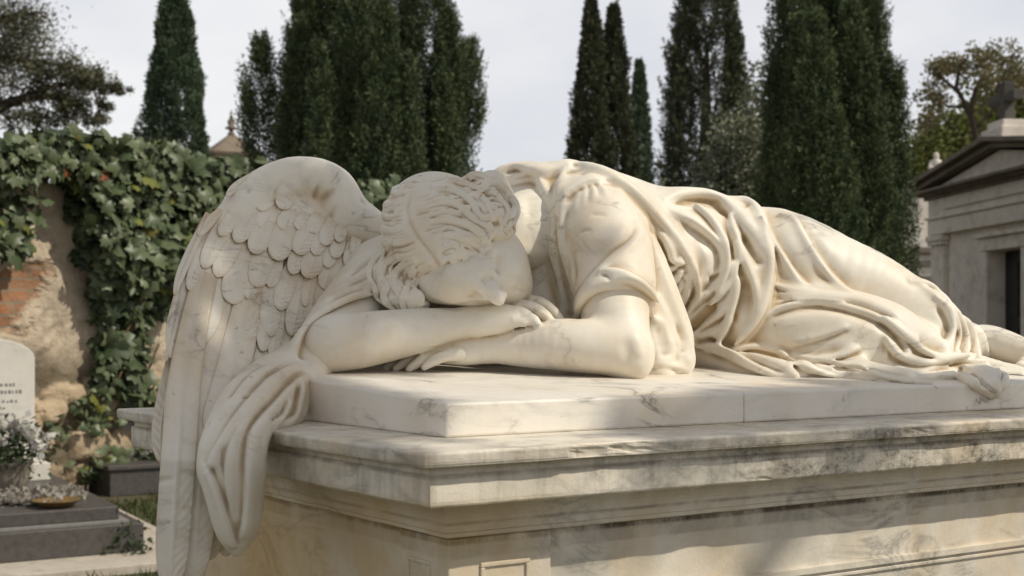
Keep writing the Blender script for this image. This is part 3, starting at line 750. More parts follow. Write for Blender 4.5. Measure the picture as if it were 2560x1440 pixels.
# --- breast and side: pulled pleats round the knot under the strap
K([(1655, 585), (1672, 622), (1682, 652), (1710, 662)], 8, 10, 1, .9)
K([(1640, 560), (1662, 620), (1668, 670), (1700, 672)], 7, 10, 1, .8)
K([(1664, 688), (1690, 668), (1712, 656)], 7, 8, 1, .9, taper=(.4, .1)); K([(1668, 720), (1695, 700), (1708, 672)], 7, 9, 1, .9, taper=(.4, .1))
K([(1680, 750), (1700, 725), (1704, 695)], 6, 9, 1, .9, taper=(.3, .1)); K([(1682, 740), (1696, 712), (1712, 690)], -5, 7, 0)
K([(1725, 640), (1740, 690), (1745, 740), (1715, 790), (1690, 830)], 9, 13, 1, .8)
K([(1658, 516), (1734, 556), (1788, 597), (1810, 640), (1804, 690), (1766, 738), (1704, 775)], 8, 16, 1, .7)
K([(1690, 508), (1742, 512), (1782, 550), (1812, 604), (1822, 660), (1796, 730), (1730, 800)], 7, 14, 1, .8)
K([(1745, 600), (1765, 650), (1758, 700), (1780, 690)], 5, 16, 0)
K([(1765, 690), (1790, 682), (1815, 664)], 5, 8, 1, .8)
K([(1838, 600), (1842, 650), (1824, 710), (1770, 770), (1722, 810)], 8, 13, 1, 1)
K([(1850, 680), (1830, 730), (1790, 780), (1730, 830)], 8, 12, 1, 1)
K([(1812, 770), (1770, 805), (1720, 838), (1700, 850)], 7, 12, 1, 1)
K([(1838, 790), (1790, 820), (1740, 848)], 7, 11, 1, .9)
S([(1800, 745), (1750, 800), (1715, 835)], -12, 12); S([(1826, 560), (1836, 620), (1838, 660)], -9, 10)
S([(1690, 560), (1740, 590), (1770, 640)], -5, 22)
# --- back of the sleeve, over the folds of the side
# hanging back of the right sleeve
G.ch([(1600, 640, 2.09, 56), (1640, 740, 2.07, 56), (1668, 830, 2.06, 54), (1686, 900, 2.05, 40)], .012)
G.ch([(1630, 660, 2.085, 22), (1672, 770, 2.075, 32), (1696, 850, 2.068, 38), (1706, 915, 2.058, 20)], .014)
G.ch([(1620, 760, 2.05, 36), (1645, 860, 2.03, 44), (1650, 920, 2.02, 22)], .012)
curtain = [(1632, 590, 2.065), (1650, 660, 2.052), (1676, 735, 2.042), (1702, 806, 2.038), (1722, 866, 2.044), (1731, 905, 2.046), (1722, 936, 2.036)]
inner = [(1640, 745, 2.034), (1660, 790, 2.030), (1678, 832, 2.028), (1702, 866, 2.032), (1718, 898, 2.036)]
S([(1644, 800), (1654, 850), (1672, 900)], -10, 17, (.3, .2))
roll(curtain, 12); roll(inner, 9)
S([(1690, 800, 2.03), (1706, 850, 2.035), (1712, 890, 2.038)], -5, 9, (.3, .2))
# --- sash
K([(1652, 500), (1700, 486), (1756, 480), (1802, 494), (1838, 530), (1872, 572), (1900, 620), (1912, 660)], 16, 24, 1, .4, taper=(.2, .3))
S([(1668, 512), (1730, 502), (1790, 518), (1826, 550)], -10, 12)
K([(1822, 494), (1864, 494), (1890, 514), (1908, 560), (1922, 620), (1928, 660), (1922, 720), (1904, 780), (1872, 830), (1832, 866)], 18, 24, -1, .7, taper=(.15, .1))
K([(1818, 530), (1834, 580), (1854, 640), (1880, 700), (1890, 750), (1880, 800)], 9, 16, 1, .9)
S([(1850, 580), (1880, 630), (1905, 670)], -7, 16); S([(1866, 720), (1868, 780), (1850, 820)], -7, 15)
K([(1848, 690), (1838, 750), (1816, 820), (1796, 862)], 11, 14, -1, 1, taper=(.2, .1))
S([(1800, 862), (1830, 880), (1870, 850), (1905, 800), (1932, 740)], -9, 10)
S([(1936, 560), (1940, 640), (1938, 700)], -8, 11)
# --- hip
K([(1898, 530), (1926, 590), (1956, 640), (1990, 690), (2030, 725)], 7, 13, -1, .8)
K([(1940, 532), (1985, 545), (2006, 582), (2040, 640), (2086, 700), (2140, 748)], 10, 15, -1, .8, taper=(.2, .15))
S([(1990, 525), (2008, 560), (2024, 590)], 5, 16)
# --- between the thighs
K([(1930, 706), (1960, 722), (2000, 732), (2050, 735)], 6, 9, 1, .8); K([(1926, 722), (1980, 742), (2060, 744), (2140, 752), (2220, 784), (2288, 832)], 9, 12, 1, .8, taper=(.15, .2))
K([(1924, 756), (1990, 750), (2070, 756), (2150, 768)], 6, 9, 1, .8)
K([(1915, 790), (1960, 768), (2040, 758), (2120, 768), (2200, 796), (2262, 840), (2310, 876), (2360, 892), (2430, 884)], 10, 12, 1, .9, taper=(.15, .1))
K([(2196, 790), (2226, 812), (2262, 862), (2272, 890)], 7, 12, 1, .6)
K([(2215, 838), (2224, 866), (2250, 890), (2300, 906), (2370, 902), (2430, 888)], 8, 11, 1, .8, taper=(.3, .15))
S([(2100, 740), (2180, 760), (2250, 800)], -7, 11); S([(1940, 776), (2020, 764), (2080, 766)], -5, 8)
S([(2290, 850), (2330, 868), (2380, 880)], -12, 16)
# --- lower thigh and knee
K([(1960, 866), (2030, 850), (2090, 830), (2130, 812)], 4, 9, 1, .6); S([(2214, 830), (2216, 870), (2214, 915)], 3, 6)
S([(1900, 870), (1980, 880), (2060, 880), (2130, 872)], -4, 18)
K([(1990, 905), (2050, 900), (2110, 888), (2160, 862)], 5, 9, 1, .7)
# --- puddle
K([(1738, 868), (1780, 862), (1830, 880), (1880, 912), (1930, 934), (1972, 942)], 8, 11, -1, .8)
K([(1730, 892), (1780, 884), (1830, 902), (1890, 928), (1950, 942)], 6, 9, 1, .8)
K([(1826, 872), (1880, 868), (1930, 876), (1962, 890), (2010, 918), (2060, 936), (2110, 944)], 8, 11, 1, .9)
K([(1960, 880), (2040, 905), (2100, 925), (2160, 940)], 5, 8, 1, .9); K([(2020, 890), (2100, 915), (2160, 932), (2230, 945)], 5, 8, 1, .8)
K([(1760, 878), (1800, 895), (1850, 898)], -5, 9)
K([(2050, 900), (2093, 912), (2152, 919), (2190, 936), (2260, 953), (2312, 958)], 6, 8, 1, .9); S([(2096, 914), (2118, 926), (2138, 940)], -6, 6, (.2, .3), .3)
K([(2160, 915), (2210, 930), (2262, 938), (2320, 934)], 5, 7, 1, .8)
K([(2290, 936), (2343, 917), (2395, 914), (2418, 918), (2438, 930), (2457, 952), (2476, 974)], 6, 7, 1, 1.0)
K([(2290, 946), (2350, 936), (2402, 933), (2427, 944), (2452, 970), (2478, 982)], 4, 6, 0)
S([(2330, 930), (2390, 926), (2420, 934), (2440, 954)], -5, 6, (.2, .2)); S([(2300, 952), (2360, 948), (2400, 952)], -4, 6, (.2, .2))
K([(2350, 910), (2420, 901), (2478, 903)], 5, 7, 1, .9); K([(2470, 905), (2494, 910), (2500, 934), (2494, 954)], 5, 6, -1, 1.0)
# --- shin
K([(2262, 700), (2310, 704), (2345, 726), (2372, 770), (2385, 820), (2372, 868), (2340, 900)], 9, 15, -1, .7)
K([(2290, 706), (2340, 735), (2385, 785), (2400, 830), (2392, 880), (2370, 905)], 7, 10, -1, .9)
K([(2350, 735), (2396, 782), (2418, 830), (2420, 880), (2400, 905)], 7, 9, -1, .9); K([(2390, 770), (2425, 805), (2442, 850), (2446, 890), (2470, 905)], 7, 9, -1, .9)
K([(2425, 800), (2456, 830), (2468, 870), (2480, 895)], 6, 8, -1, .9)
S([(2340, 760), (2366, 810), (2356, 860)], -8, 10)
# --- left sleeve
K([(738, 905), (738, 870), (768, 808), (820, 772), (880, 745), (945, 735)], 7, 12, 1, .8, taper=(.1, .2))
K([(752, 850), (790, 790), (850, 750), (930, 720)], 5, 9, -1, .8); K([(800, 765), (860, 730), (930, 700)], 5, 10, 1, .8); K([(830, 735), (880, 700), (935, 672)], 4, 11, 1, .7)
K([(860, 700), (900, 660), (935, 640)], 3, 9, 1, .7)
# --- left spill
K([(770, 900), (700, 930), (640, 985), (590, 1045), (548, 1110), (517, 1172)], 7, 15, 1, .8, taper=(.1, .05))
K([(517, 1172), (534, 1212), (556, 1272), (574, 1330), (590, 1380)], 7, 10, -1, .9, taper=(.05, .1))
K([(800, 922), (742, 952), (692, 1006), (650, 1052), (628, 1090), (620, 1150), (618, 1220), (612, 1300), (598, 1370)], 8, 13, 1, .8, taper=(.1, .1))
K([(640, 1015), (600, 1072), (574, 1130), (566, 1190), (578, 1262), (586, 1320)], 4, 12, 1, .7, taper=(.25, .3))
K([(560, 1090), (545, 1130), (548, 1180), (566, 1240)], 3.5, 9, -1, .7, taper=(.3, .4))
K([(700, 900), (645, 928), (600, 972), (582, 1006)], 6, 10, 1, .9); S([(598, 992), (636, 986), (690, 955)], -7, 10, (.3, .3), .3)
K([(765, 945), (750, 1000), (738, 1042), (700, 1062)], 6, 10, 1, .9); K([(735, 985), (708, 1040), (668, 1064)], 5, 8, 1, .8); S([(722, 1010), (704, 1048), (680, 1060)], -4, 6)
# --- rolled hems: crisp raised edges
for p_, r_ in (
    ([(1442, 410), (1470, 414), (1520, 434), (1589, 480), (1650, 546), (1698, 604), (1722, 640)], 17),
    ([(1442, 800), (1447, 766), (1482, 730), (1530, 718), (1580, 732), (1614, 762), (1638, 800)], 6),
    ([(1500, 676), (1535, 676), (1574, 688), (1614, 716), (1646, 756)], 6),
    ([(1660, 500), (1700, 487), (1756, 481), (1802, 494), (1836, 528), (1870, 572), (1896, 616)], 14),
    ([(1830, 494), (1864, 496), (1888, 516), (1906, 560), (1921, 620), (1927, 660), (1921, 720), (1903, 780), (1872, 828), (1836, 862)], 13),
    ([(1824, 536), (1836, 582), (1856, 640), (1880, 700), (1888, 745)], 8),
    ([(1845, 700), (1836, 750), (1816, 815), (1798, 858)], 9),
    ([(1950, 533), (1984, 546), (2006, 583), (2040, 640), (2086, 700), (2136, 745)], 8),
    ([(1905, 540), (1928, 592), (1956, 640), (1990, 690)], 7),
    ([(1920, 786), (1960, 768), (2040, 759), (2120, 769), (2200, 797), (2262, 840), (2310, 876), (2360, 890), (2420, 884)], 7),
    ([(2217, 845), (2228, 868), (2252, 890), (2300, 905), (2370, 901), (2424, 888)], 6),
    ([(1742, 868), (1782, 863), (1830, 881), (1880, 912), (1926, 932)], 7), ([(1836, 872), (1880, 868), (1930, 876), (1964, 891), (2010, 917), (2060, 935)], 7),
    
    ([(2275, 702), (2312, 706), (2346, 728), (2372, 772), (2384, 820), (2371, 866)], 9), ([(2340, 740), (2386, 788), (2400, 832), (2391, 880)], 6), ([(2396, 784), (2418, 832), (2420, 880)], 6), ([(2425, 806), (2442, 850), (2446, 890)], 6),
    ([(1658, 590), (1674, 624), (1684, 652), (1708, 662)], 6),  ([(1726, 645), (1740, 690), (1744, 738), (1716, 788)], 8),
    ([(1740, 560), (1788, 598), (1808, 640), (1803, 688), (1768, 736)], 7), ([(1745, 514), (1782, 551), (1811, 604), (1820, 658), (1796, 728)], 6), ([(1838, 610), (1841, 650), (1824, 708), (1774, 766)], 6),
    ([(740, 900), (740, 868), (770, 808), (822, 773), (880, 747), (935, 737)], 8), ([(1222, 438), (1252, 425), (1292, 413), (1330, 425), (1372, 428), (1420, 411)], 9)): roll(p_, r_)
print('robe field', _t.time()-_t0)
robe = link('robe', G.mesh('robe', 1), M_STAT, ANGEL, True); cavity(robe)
print('robe', _t.time()-_t0, len(robe.data.vertices))
# ---------------- hair
H = Grid(hc-np.array([.155, .15, .15]), hc+np.array([.155, .13, .15]), HH)
H.ell(hc-Ff*.006+Tt*.004, (.113, .092, .107), AX, .01)
H.ch([(1070, 625, 1.955, 60), (1125, 636, 1.945, 58), (1180, 612, 1.955, 58), (1232, 566, 1.975, 56)], .03)
H.ch([(1230, 470, 2.03, 45), (1262, 520, 2.03, 32), (1268, 570, 2.02, 20)], .02)
H.ch([(960, 690, 2.0, 40), (985, 735, 1.97, 40), (1030, 752, 1.945, 30)], .02)
H.ch([(1090, 770, 1.87, 30), (1118, 745, 1.862, 40), (1165, 730, 1.855, 54), (1230, 712, 1.875, 62), (1268, 690, 1.90, 62), (1310, 680, 1.94, 66), (1320, 640, 1.98, 40)], .012, 'sub')
rnd = random.Random(5)
def strand(A, M, E, amp, wl, ph, h, w, t0=.1, t1=.15):
    q = catmull([A, M, E], 26); L = np.r_[0, np.cumsum(np.linalg.norm(np.diff(q, axis=0), axis=1))]
    t = np.gradient(q, axis=0); t /= np.linalg.norm(t, axis=1)[:, None]; n = np.stack([-t[:, 1], t[:, 0]], 1)
    u = L/L[-1]
    q = q+n*(amp*np.clip(u*1.7-.2, 0, 1)*np.sin(2*np.pi*L/wl+ph))[:, None]
    H.stroke([tuple(p) for p in q[::2]], h, w, (t0, t1))
def lerp_pts(P, s): return catmull(np.array(P, float), 41)[int(round(s*40))]
PARTA = [(1060, 448), (1022, 500), (1024, 556), (1052, 602), (1084, 642), (1106, 690)]
def sweep_hair(M_, E_, n, amp, wl, ph0, ph1):
    for i in range(n):
        s = (i+.5)/n; A, M, E = lerp_pts(PARTA, s), lerp_pts(M_, s), lerp_pts(E_, s)
        E = E+(E-M)*rnd.uniform(-.10, .10); ph = ph0+s*ph1
        strand(A, M, E, amp, wl, ph, 5.2*rnd.uniform(.75, 1.2), 12, .7, .04)          # lock
        for k in range(7):                                                               # chiselled hairs on it
            ds = (k-3)*.14/n; A2, M2, E2 = lerp_pts(PARTA, min(1, max(0, s+ds*.9))), lerp_pts(M_, min(1, max(0, s+ds))), lerp_pts(E_, min(1, max(0, s+ds*1.0)))
            strand(A2, M2, E2+(E-lerp_pts(E_, s)), amp, wl, ph, -2.0 if k % 2 else 1.5, 2.4, .2, .03)
        if i:
            s2 = i/n; A, M, E = lerp_pts(PARTA, s2), lerp_pts(M_, s2), lerp_pts(E_, s2)
            strand(A, M, E, amp, wl, ph, -4*rnd.uniform(.7, 1.2), 6, .6, .0)
RM = [(1165, 440), (1166, 478), (1166, 522), (1152, 568), (1136, 612), (1116, 668)]
RE = [(1250, 466), (1288, 520), (1272, 588), (1228, 646), (1184, 678), (1122, 704)]
sweep_hair(RM, RE, 9, 22, 112, .4, 1.6)
LM = [(1000, 452), (968, 500), (958, 560), (972, 630), (1010, 690), (1062, 715)]
LE = [(985, 455), (945, 520), (928, 600), (930, 700), (970, 785), (1066, 772)]
sweep_hair(LM, LE, 8, 17, 96, 1.2, 1.6)
for k in range(90):        # faint combing over the crown
    s = rnd.random(); side = rnd.random() < .55; M_, E_ = (RM, RE) if side else (LM, LE)
    A, M, E = lerp_pts(PARTA, s), lerp_pts(M_, s), lerp_pts(E_, s); E = M+(E-M)*.3
    strand(A, M, E, 3, 90, s*5, rnd.choice((1.0, -1.3)), 3.5, .15, .3)
H.stroke([(1040, 470), (1018, 513), (1024, 556), (1052, 600), (1084, 642), (1104, 684)], -4.5, 8, (.2, .1))
for p in ([(1086, 484), (1106, 480), (1130, 488)], [(1070, 540), (1090, 546), (1112, 540)], [(985, 590), (978, 620), (984, 645)], [(960, 540), (975, 530), (990, 535)]):
    H.stroke(p, -5, 6, (.4, .4))
# waved locks: bundles of strands, thick in the middle, drawn together at the tip
def bundle(pts, w, n=6, r=3.1, rise=.36):
    q = catmull(np.array(pts, float), max(18, 6*len(pts))); P = H.wrap(q, default=2.0); dd = P[:, 1].copy()
    for _ in range(12): dd[1:-1] = (dd[:-2]+dd[1:-1]*2+dd[2:])/4
    t = np.gradient(q, axis=0); t /= np.linalg.norm(t, axis=1)[:, None]+1e-9; nn = np.stack([-t[:, 1], t[:, 0]], 1)
    u = np.linspace(0, 1, len(q)); wid = w*np.interp(u, [0, .2, .7, 1], [.7, 1, .85, .25]); hgt = np.interp(u, [0, .25, .85, 1], [.1, .8, 1, .5])
    C_ = np.array([C3(a[0], a[1], b+w*.20*b/F_PX) for a, b in zip(q, dd)])
    H.tube(C_, wid*.52*2.0/F_PX*np.interp(u, [0, .2, 1], [.6, 1, 1]), .006)
    for j in range(n):
        o = -1+2*(j+.5)/n; ph = rnd.uniform(-.06, .06)
        Pj = np.array([C3(a[0]+m[0]*o*k*.5, a[1]+m[1]*o*k*.5, b-(1-o*o*.9)*k*rise*g_*b/F_PX) for a, m, k, b, g_ in zip(q, nn, wid*(1+ph), dd, hgt)])
        H.tube(Pj, np.full(len(Pj), r*rnd.uniform(.8, 1.15))*np.interp(u, [0, .1, .8, 1], [.6, 1, .9, .5])*2.0/F_PX, .0014)
    for j in range(1, n):
        o = -1+2*j/n
        Pj = np.array([C3(a[0]+m[0]*o*k*.5, a[1]+m[1]*o*k*.5, b-(1-o*o*.9)*k*rise*g_*b/F_PX-r*.5*b/F_PX) for a, m, k, b, g_ in zip(q, nn, wid, dd, hgt)])
        H.stroke([(0, 0, 0)], -2.4, 2.6, (.1, .1), P=Pj)
for p_, w_ in (([(1050, 520), (1110, 506), (1150, 520), (1176, 545), (1204, 560), (1228, 578), (1218, 606)], 24), ([(1066, 560), (1112, 552), (1156, 562), (1190, 580), (1208, 600), (1207, 626), (1196, 642)], 25),
    ([(1082, 596), (1128, 590), (1164, 602), (1190, 614), (1204, 630), (1190, 646), (1160, 654), (1134, 664)], 25), ([(1100, 640), (1126, 628), (1150, 636), (1160, 650), (1146, 664), (1120, 676)], 20),
    ([(1090, 470), (1140, 480), (1176, 506), (1190, 534), (1214, 548), (1240, 540), (1256, 558), (1246, 588)], 24), ([(1120, 450), (1170, 466), (1204, 480), (1234, 484), (1252, 510), (1246, 534), (1226, 544)], 24),
    ([(1196, 474), (1236, 458), (1266, 478), (1284, 514), (1279, 550), (1262, 574), (1274, 592)], 22), ([(1160, 448), (1190, 437), (1214, 447), (1212, 466), (1196, 474)], 19), ([(1222, 500), (1254, 506), (1268, 530), (1258, 556), (1268, 572)], 15), ([(1268, 488), (1288, 506), (1293, 532), (1284, 556), (1287, 578)], 15),
    ([(1074, 655), (1042, 676), (1022, 700), (1030, 726), (1050, 742), (1048, 766), (1028, 786)], 26), ([(1096, 690), (1074, 708), (1072, 734), (1068, 756), (1050, 774), (1028, 792)], 23),
    ([(1036, 650), (1002, 672), (988, 700), (1000, 726), (1012, 746), (1000, 770), (1012, 792)], 26), ([(996, 640), (966, 662), (955, 690), (968, 716), (962, 742), (978, 766), (1002, 780)], 26),
    ([(956, 628), (932, 662), (926, 694), (940, 720), (944, 744), (962, 760)], 23), ([(1046, 700), (1020, 722), (1008, 752), (1020, 780), (1044, 792)], 18)): bundle(p_, w_)
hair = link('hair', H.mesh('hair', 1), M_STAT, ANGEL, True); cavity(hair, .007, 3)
print('hair', _t.time()-_t0, len(hair.data.vertices))

# ---------------- wing
def wd(px, py):
    py = np.asarray(py, float); px = np.asarray(px, float)
    b = np.interp(py, [850, 1150], [.00066, .00022])
    dy = np.interp(py, [300, 850, 1150, 1500], [.20, 0, -.15, -.185])
    return 1.735+b*(px-430)+dy
LEAD = [(965, 545), (915, 512), (880, 480), (862, 445), (840, 418), (795, 398), (738, 396), (690, 408), (640, 432), (592, 470), (548, 535), (508, 600), (470, 690), (442, 790), (430, 880)]
TRAIL = [(960, 640), (925, 650), (895, 690), (865, 720), (835, 745), (810, 770), (785, 790), (760, 810), (735, 835), (715, 855), (690, 870), (650, 890), (610, 900), (560, 910), (500, 920)]
Wg = Grid((-.56, 1.50, EYE-.14), (-.14, 2.34, EYE+.30), .0035)
Lc, Tc = catmull(np.array(LEAD, float), 30), catmull(np.array(TRAIL, float), 30)
for a, b in zip(Lc, Tc):
    a = a+(b-a)/np.linalg.norm(b-a)*32
    q = catmull(np.array([a, (a+b)/2, b]), 8)
    Pq = np.array([C3(x, y, wd(x, y)+.022+.012*math.sin(math.pi*i/7)+.016*min(1, max(0, (y-560)/200))) for i, (x, y) in enumerate(q)])
    Wg.tube(Pq, np.full(8, .019), .015)
Lr = np.interp(np.arange(30), [0, 6, 10, 14, 20, 29], [46, 46, 44, 34, 20, 10])
cl = Lc+0*Lc
ce = np.array([800, 640.])
inn = cl+(ce-cl)/np.linalg.norm(ce-cl, axis=1)[:, None]*(Lr[:, None]+6)
Wg.tube(np.array([C3(x, y, wd(x, y)+.008+.02*max(0, i-12)/17) for i, (x, y) in enumerate(inn)]), Lr*2.05/F_PX, .025)
for p, h, w in (([(640, 445), (600, 470), (566, 488)], 4, 10), ([(690, 425), (640, 460), (600, 500)], -3, 10), ([(738, 440), (700, 462), (676, 500)], -2.5, 9), ([(800, 450), (790, 480), (780, 500)], -2, 8), ([(760, 420), (735, 440), (728, 452)], -2.5, 6),
                ([(620, 490), (590, 520), (560, 560)], -3, 9), ([(700, 490), (680, 520), (650, 545)], -2.5, 9), ([(840, 500), (835, 530), (815, 548)], -2, 8)):
    Wg.stroke(p, h, w, (.3, .3))
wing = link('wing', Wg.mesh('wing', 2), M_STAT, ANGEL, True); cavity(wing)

def feather(cl, W, lift=(.001, .015), rach=.0015, barb=.0, tipround=.28, base=.55, thick=.006, bow=.16, seed=0, sub=0):
    """carved feather along a centre line given in photo pixels; W half width in photo pixels"""
    r = random.Random(seed)
    nt, ns = (150 if len(cl) > 3 else 44), 21
    q = catmull(np.array(cl, float), nt); t = np.gradient(q, axis=0); t /= np.linalg.norm(t, axis=1)[:, None]; n = np.stack([-t[:, 1], t[:, 0]], 1)
    L = np.r_[0, np.cumsum(np.linalg.norm(np.diff(q, axis=0), axis=1))]; u = L/L[-1]
    tip = min(.6, tipround if tipround > 0 else .2); x = np.clip((u-(1-tip))/tip, 0, 1)
    w = W*np.minimum(1, base+(1-base)*u*2.4)*np.sqrt(np.maximum(1-x**2.2, .0004))
    nots = [(r.uniform(.3, .85), r.choice((-1, 1)), r.uniform(.5, 1)) for _ in range(sub)]
    F = []; Bk = []
    for i in range(nt):
        for j in range(ns):
            s = -1+2*j/(ns-1); s = math.copysign(abs(s)**.85, s)
            px, py = q[i]+n[i]*w[i]*s
            d = float(wd(px, py)); m = d/F_PX
            off = lift[0]+(lift[1]-lift[0])*u[i]**.8
            off += W*m*bow*(1-s*s)*(.5+.5*u[i])
            off += rach*math.exp(-(s/.08)**2)*min(1, 3*(1-u[i]))
            off += barb*math.sin(2*math.pi*(L[i]/(26 if nt > 100 else 11)+abs(s)*W/22.0+.5*math.sin(L[i]*.03+seed)))*(1-abs(s)*.3)*min(1, abs(s)*6)*(.6+.4*math.sin(L[i]*.013+seed))
            for (un, sd, dp) in nots:
                if sd*s > .15:
                    c = un-.10*(abs(s)-.15)*-1*90/max(L[-1], 90)
                    off -= .006*dp*math.exp(-((u[i]-c)/.008)**2)*abs(s)**.6
            F.append(C3(px, py, d-off)); Bk.append(C3(px, py, d-off+thick*(.4+.6*(1-s*s))+.001))
    vs = F+Bk; N_ = nt*ns; fs = []
    for i in range(nt-1):
        for j in range(ns-1):
            a = i*ns+j; fs.append((a, a+1, a+ns+1, a+ns)); fs.append((N_+a, N_+a+ns, N_+a+ns+1, N_+a+1))
    rim = [j for j in range(ns)]+[i*ns+ns-1 for i in range(1, nt)]+[(nt-1)*ns+j for j in range(ns-2, -1, -1)]+[i*ns for i in range(nt-2, 0, -1)]
    for a, b in zip(rim, rim[1:]+rim[:1]): fs.append((a, N_+a, N_+b, b))
    me = mesh_np('feather', vs, fs)
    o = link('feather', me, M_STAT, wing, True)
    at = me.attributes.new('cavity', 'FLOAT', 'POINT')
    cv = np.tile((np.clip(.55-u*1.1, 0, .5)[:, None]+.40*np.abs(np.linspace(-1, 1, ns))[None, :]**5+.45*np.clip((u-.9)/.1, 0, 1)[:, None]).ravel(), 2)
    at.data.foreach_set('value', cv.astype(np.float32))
    return o
def Z(x, y): return (400+x/2.483, 380+y/2.483)
sd = 0
# long flight feathers, back ones first
for cl, W, lf, nt_ in (
    ([(664, 760), (640, 850), (600, 980), (560, 1120), (535, 1260), (525, 1400)], 40, (-.002, .004), 5),
    ([(640, 760), (620, 870), (590, 1000), (566, 1160), (560, 1300), (566, 1392)], 36, (-.006, -.004), 4),
    ([(480, 740), (452, 850), (424, 960), (404, 1060), (402, 1158)], 24, (-.006, -.002), 2),
    ([(584, 700), (560, 830), (530, 980), (508, 1140), (492, 1300), (480, 1470)], 46, (.004, .018), 6),
    ([(516, 680), (484, 820), (460, 960), (448, 1120), (436, 1290), (424, 1490)], 44, (.010, .030), 7),
    ([(712, 720), (690, 820), (668, 900), (640, 970), (600, 1060)], 36, (.0, .006), 4),
    ([(632, 690), (610, 800), (588, 900), (560, 1000), (530, 1100)], 42, (.006, .020), 5),
    ([(560, 690), (540, 800), (516, 900), (500, 1000), (492, 1090)], 32, (.0, .006), 3),
    ([(740, 780), (722, 850), (700, 900), (670, 950)], 36, (.0, .010), 3)):
    sd += 1; feather(cl, W, lf, .0036, .0010, .22, .7, .008, .10, sd, nt_)
# coverts; (tip, base, full width) read off the relief, lowest row first
cov = [((640, 1240), (690, 900), 110, 2), ((700, 1290), (740, 960), 90, 2), ((500, 1330), (560, 920), 120, 3), ((560, 1180), (610, 860), 90, 2),
       ((262, 1188), (325, 760), 160, 1), ((70, 1285), (165, 850), 92, 1), ((36, 1308), (128, 860), 44, 0),
       ((690, 1148), (690, 820), 130, 2), ((815, 1142), (870, 860), 125, 2), ((930, 1060), (965, 820), 95, 1), ((748, 985), (800, 790), 110, 1), ((900, 960), (935, 780), 80, 1), ((990, 960), (1040, 800), 80, 0),
       ((448, 945), (535, 690), 175, 1), ((545, 912), (610, 740), 110, 0), ((180, 862), (280, 620), 100, 0), ((88, 890), (225, 560), 56, 0),
       ((602, 842), (650, 640), 140, 1), ((680, 840), (720, 700), 80, 0), ((1018, 852), (1065, 700), 105, 0), ((1090, 830), (1120, 700), 70, 0), ((905, 782), (975, 590), 135, 1), ((820, 760), (850, 620), 90, 0),
       ((350, 778), (455, 570), 115, 0), ((270, 722), (375, 500), 105, 0), ((235, 518), (350, 390), 60, 0),
       ((580, 632), (650, 460), 130, 0), ((728, 675), (780, 490), 145, 1), ((858, 638), (920, 500), 125, 0), ((960, 640), (1000, 520), 90, 0), ((1085, 658), (1110, 550), 85, 0), ((1165, 712), (1185, 600), 70, 0), ((1040, 720), (1075, 600), 80, 0), ((1200, 640), (1215, 540), 60, 0),
       ((470, 560), (560, 410), 110, 0), ((370, 520), (470, 380), 90, 0), ((1025, 582), (1055, 470), 90, 0), ((940, 500), (985, 400), 100, 0), ((750, 480), (830, 370), 110, 0), ((615, 470), (700, 350), 120, 0), ((1110, 560), (1130, 470), 70, 0), ((850, 480), (900, 390), 80, 0),
       ((470, 400), (560, 300), 100, 0), ((735, 345), (820, 260), 100, 0), ((410, 275), (545, 165), 46, 0), ((600, 350), (690, 260), 100, 0)]
for (tp, bs, w, ns_) in cov:
    sd += 1; a, b = np.array(Z(*bs)), np.array(Z(*tp)); m = (a+b)/2+np.array([-.06*(b-a)[1], .06*(b-a)[0]])*random.Random(sd).uniform(-.6, 1.0)
    long_ = np.linalg.norm(b-a) > 90
    deep = tp[1] < 520
    a = a+(a-b)*(.55 if not deep else .25); feather([a, m, b], w/2.483/2*1.12, ((-.003, .006) if deep else (-.001, .0120)), .0034 if long_ else .0022, .0012, .42, .62, .007, .13 if deep else .17, sd, ns_)
print('wing', _t.time()-_t0)
# ------------------------------------------------------------------ plane tree beside the camera whose boughs dapple the tomb (its shade is in the photo)
def leaf_mat(name, a, b, c=None, rough=.6, trans=.25, sc=1.2, dark=.55):
    n = NT(name)
    r = n.geo.outputs['Random Per Island']
    stops = [(0, a), (.6, b)]+([(1, c)] if c else [])
    k = n.ramp(r, stops)
    k = n.mix(n.ramp(n.noise(sc, 3), [(.35, 0), (.7, dark)]), k, tuple(x*.45 for x in a))
    n.col(k); n.rough(rough, .3)
    tr = n.N('ShaderNodeBsdfTranslucent'); n.L(k, tr.inputs[0]); ms = n.N('ShaderNodeMixShader'); ms.inputs[0].default_value = trans
    n.L(n.b.outputs[0], ms.inputs[1]); n.L(tr.outputs[0], ms.inputs[2]); n.L(ms.outputs[0], n.out.inputs[0])
    return n.m
def bark_mat(name, a=(.10, .075, .055), b=(.045, .035, .028)):
    n = NT(name); w = n.mapping((6, 6, 1.2)); f = n.noise(3, 6, .7, w)
    n.col(n.ramp(f, [(.3, b), (.7, a)])); n.rough(.9, .2); n.bump(f, .7, .03); return n.m
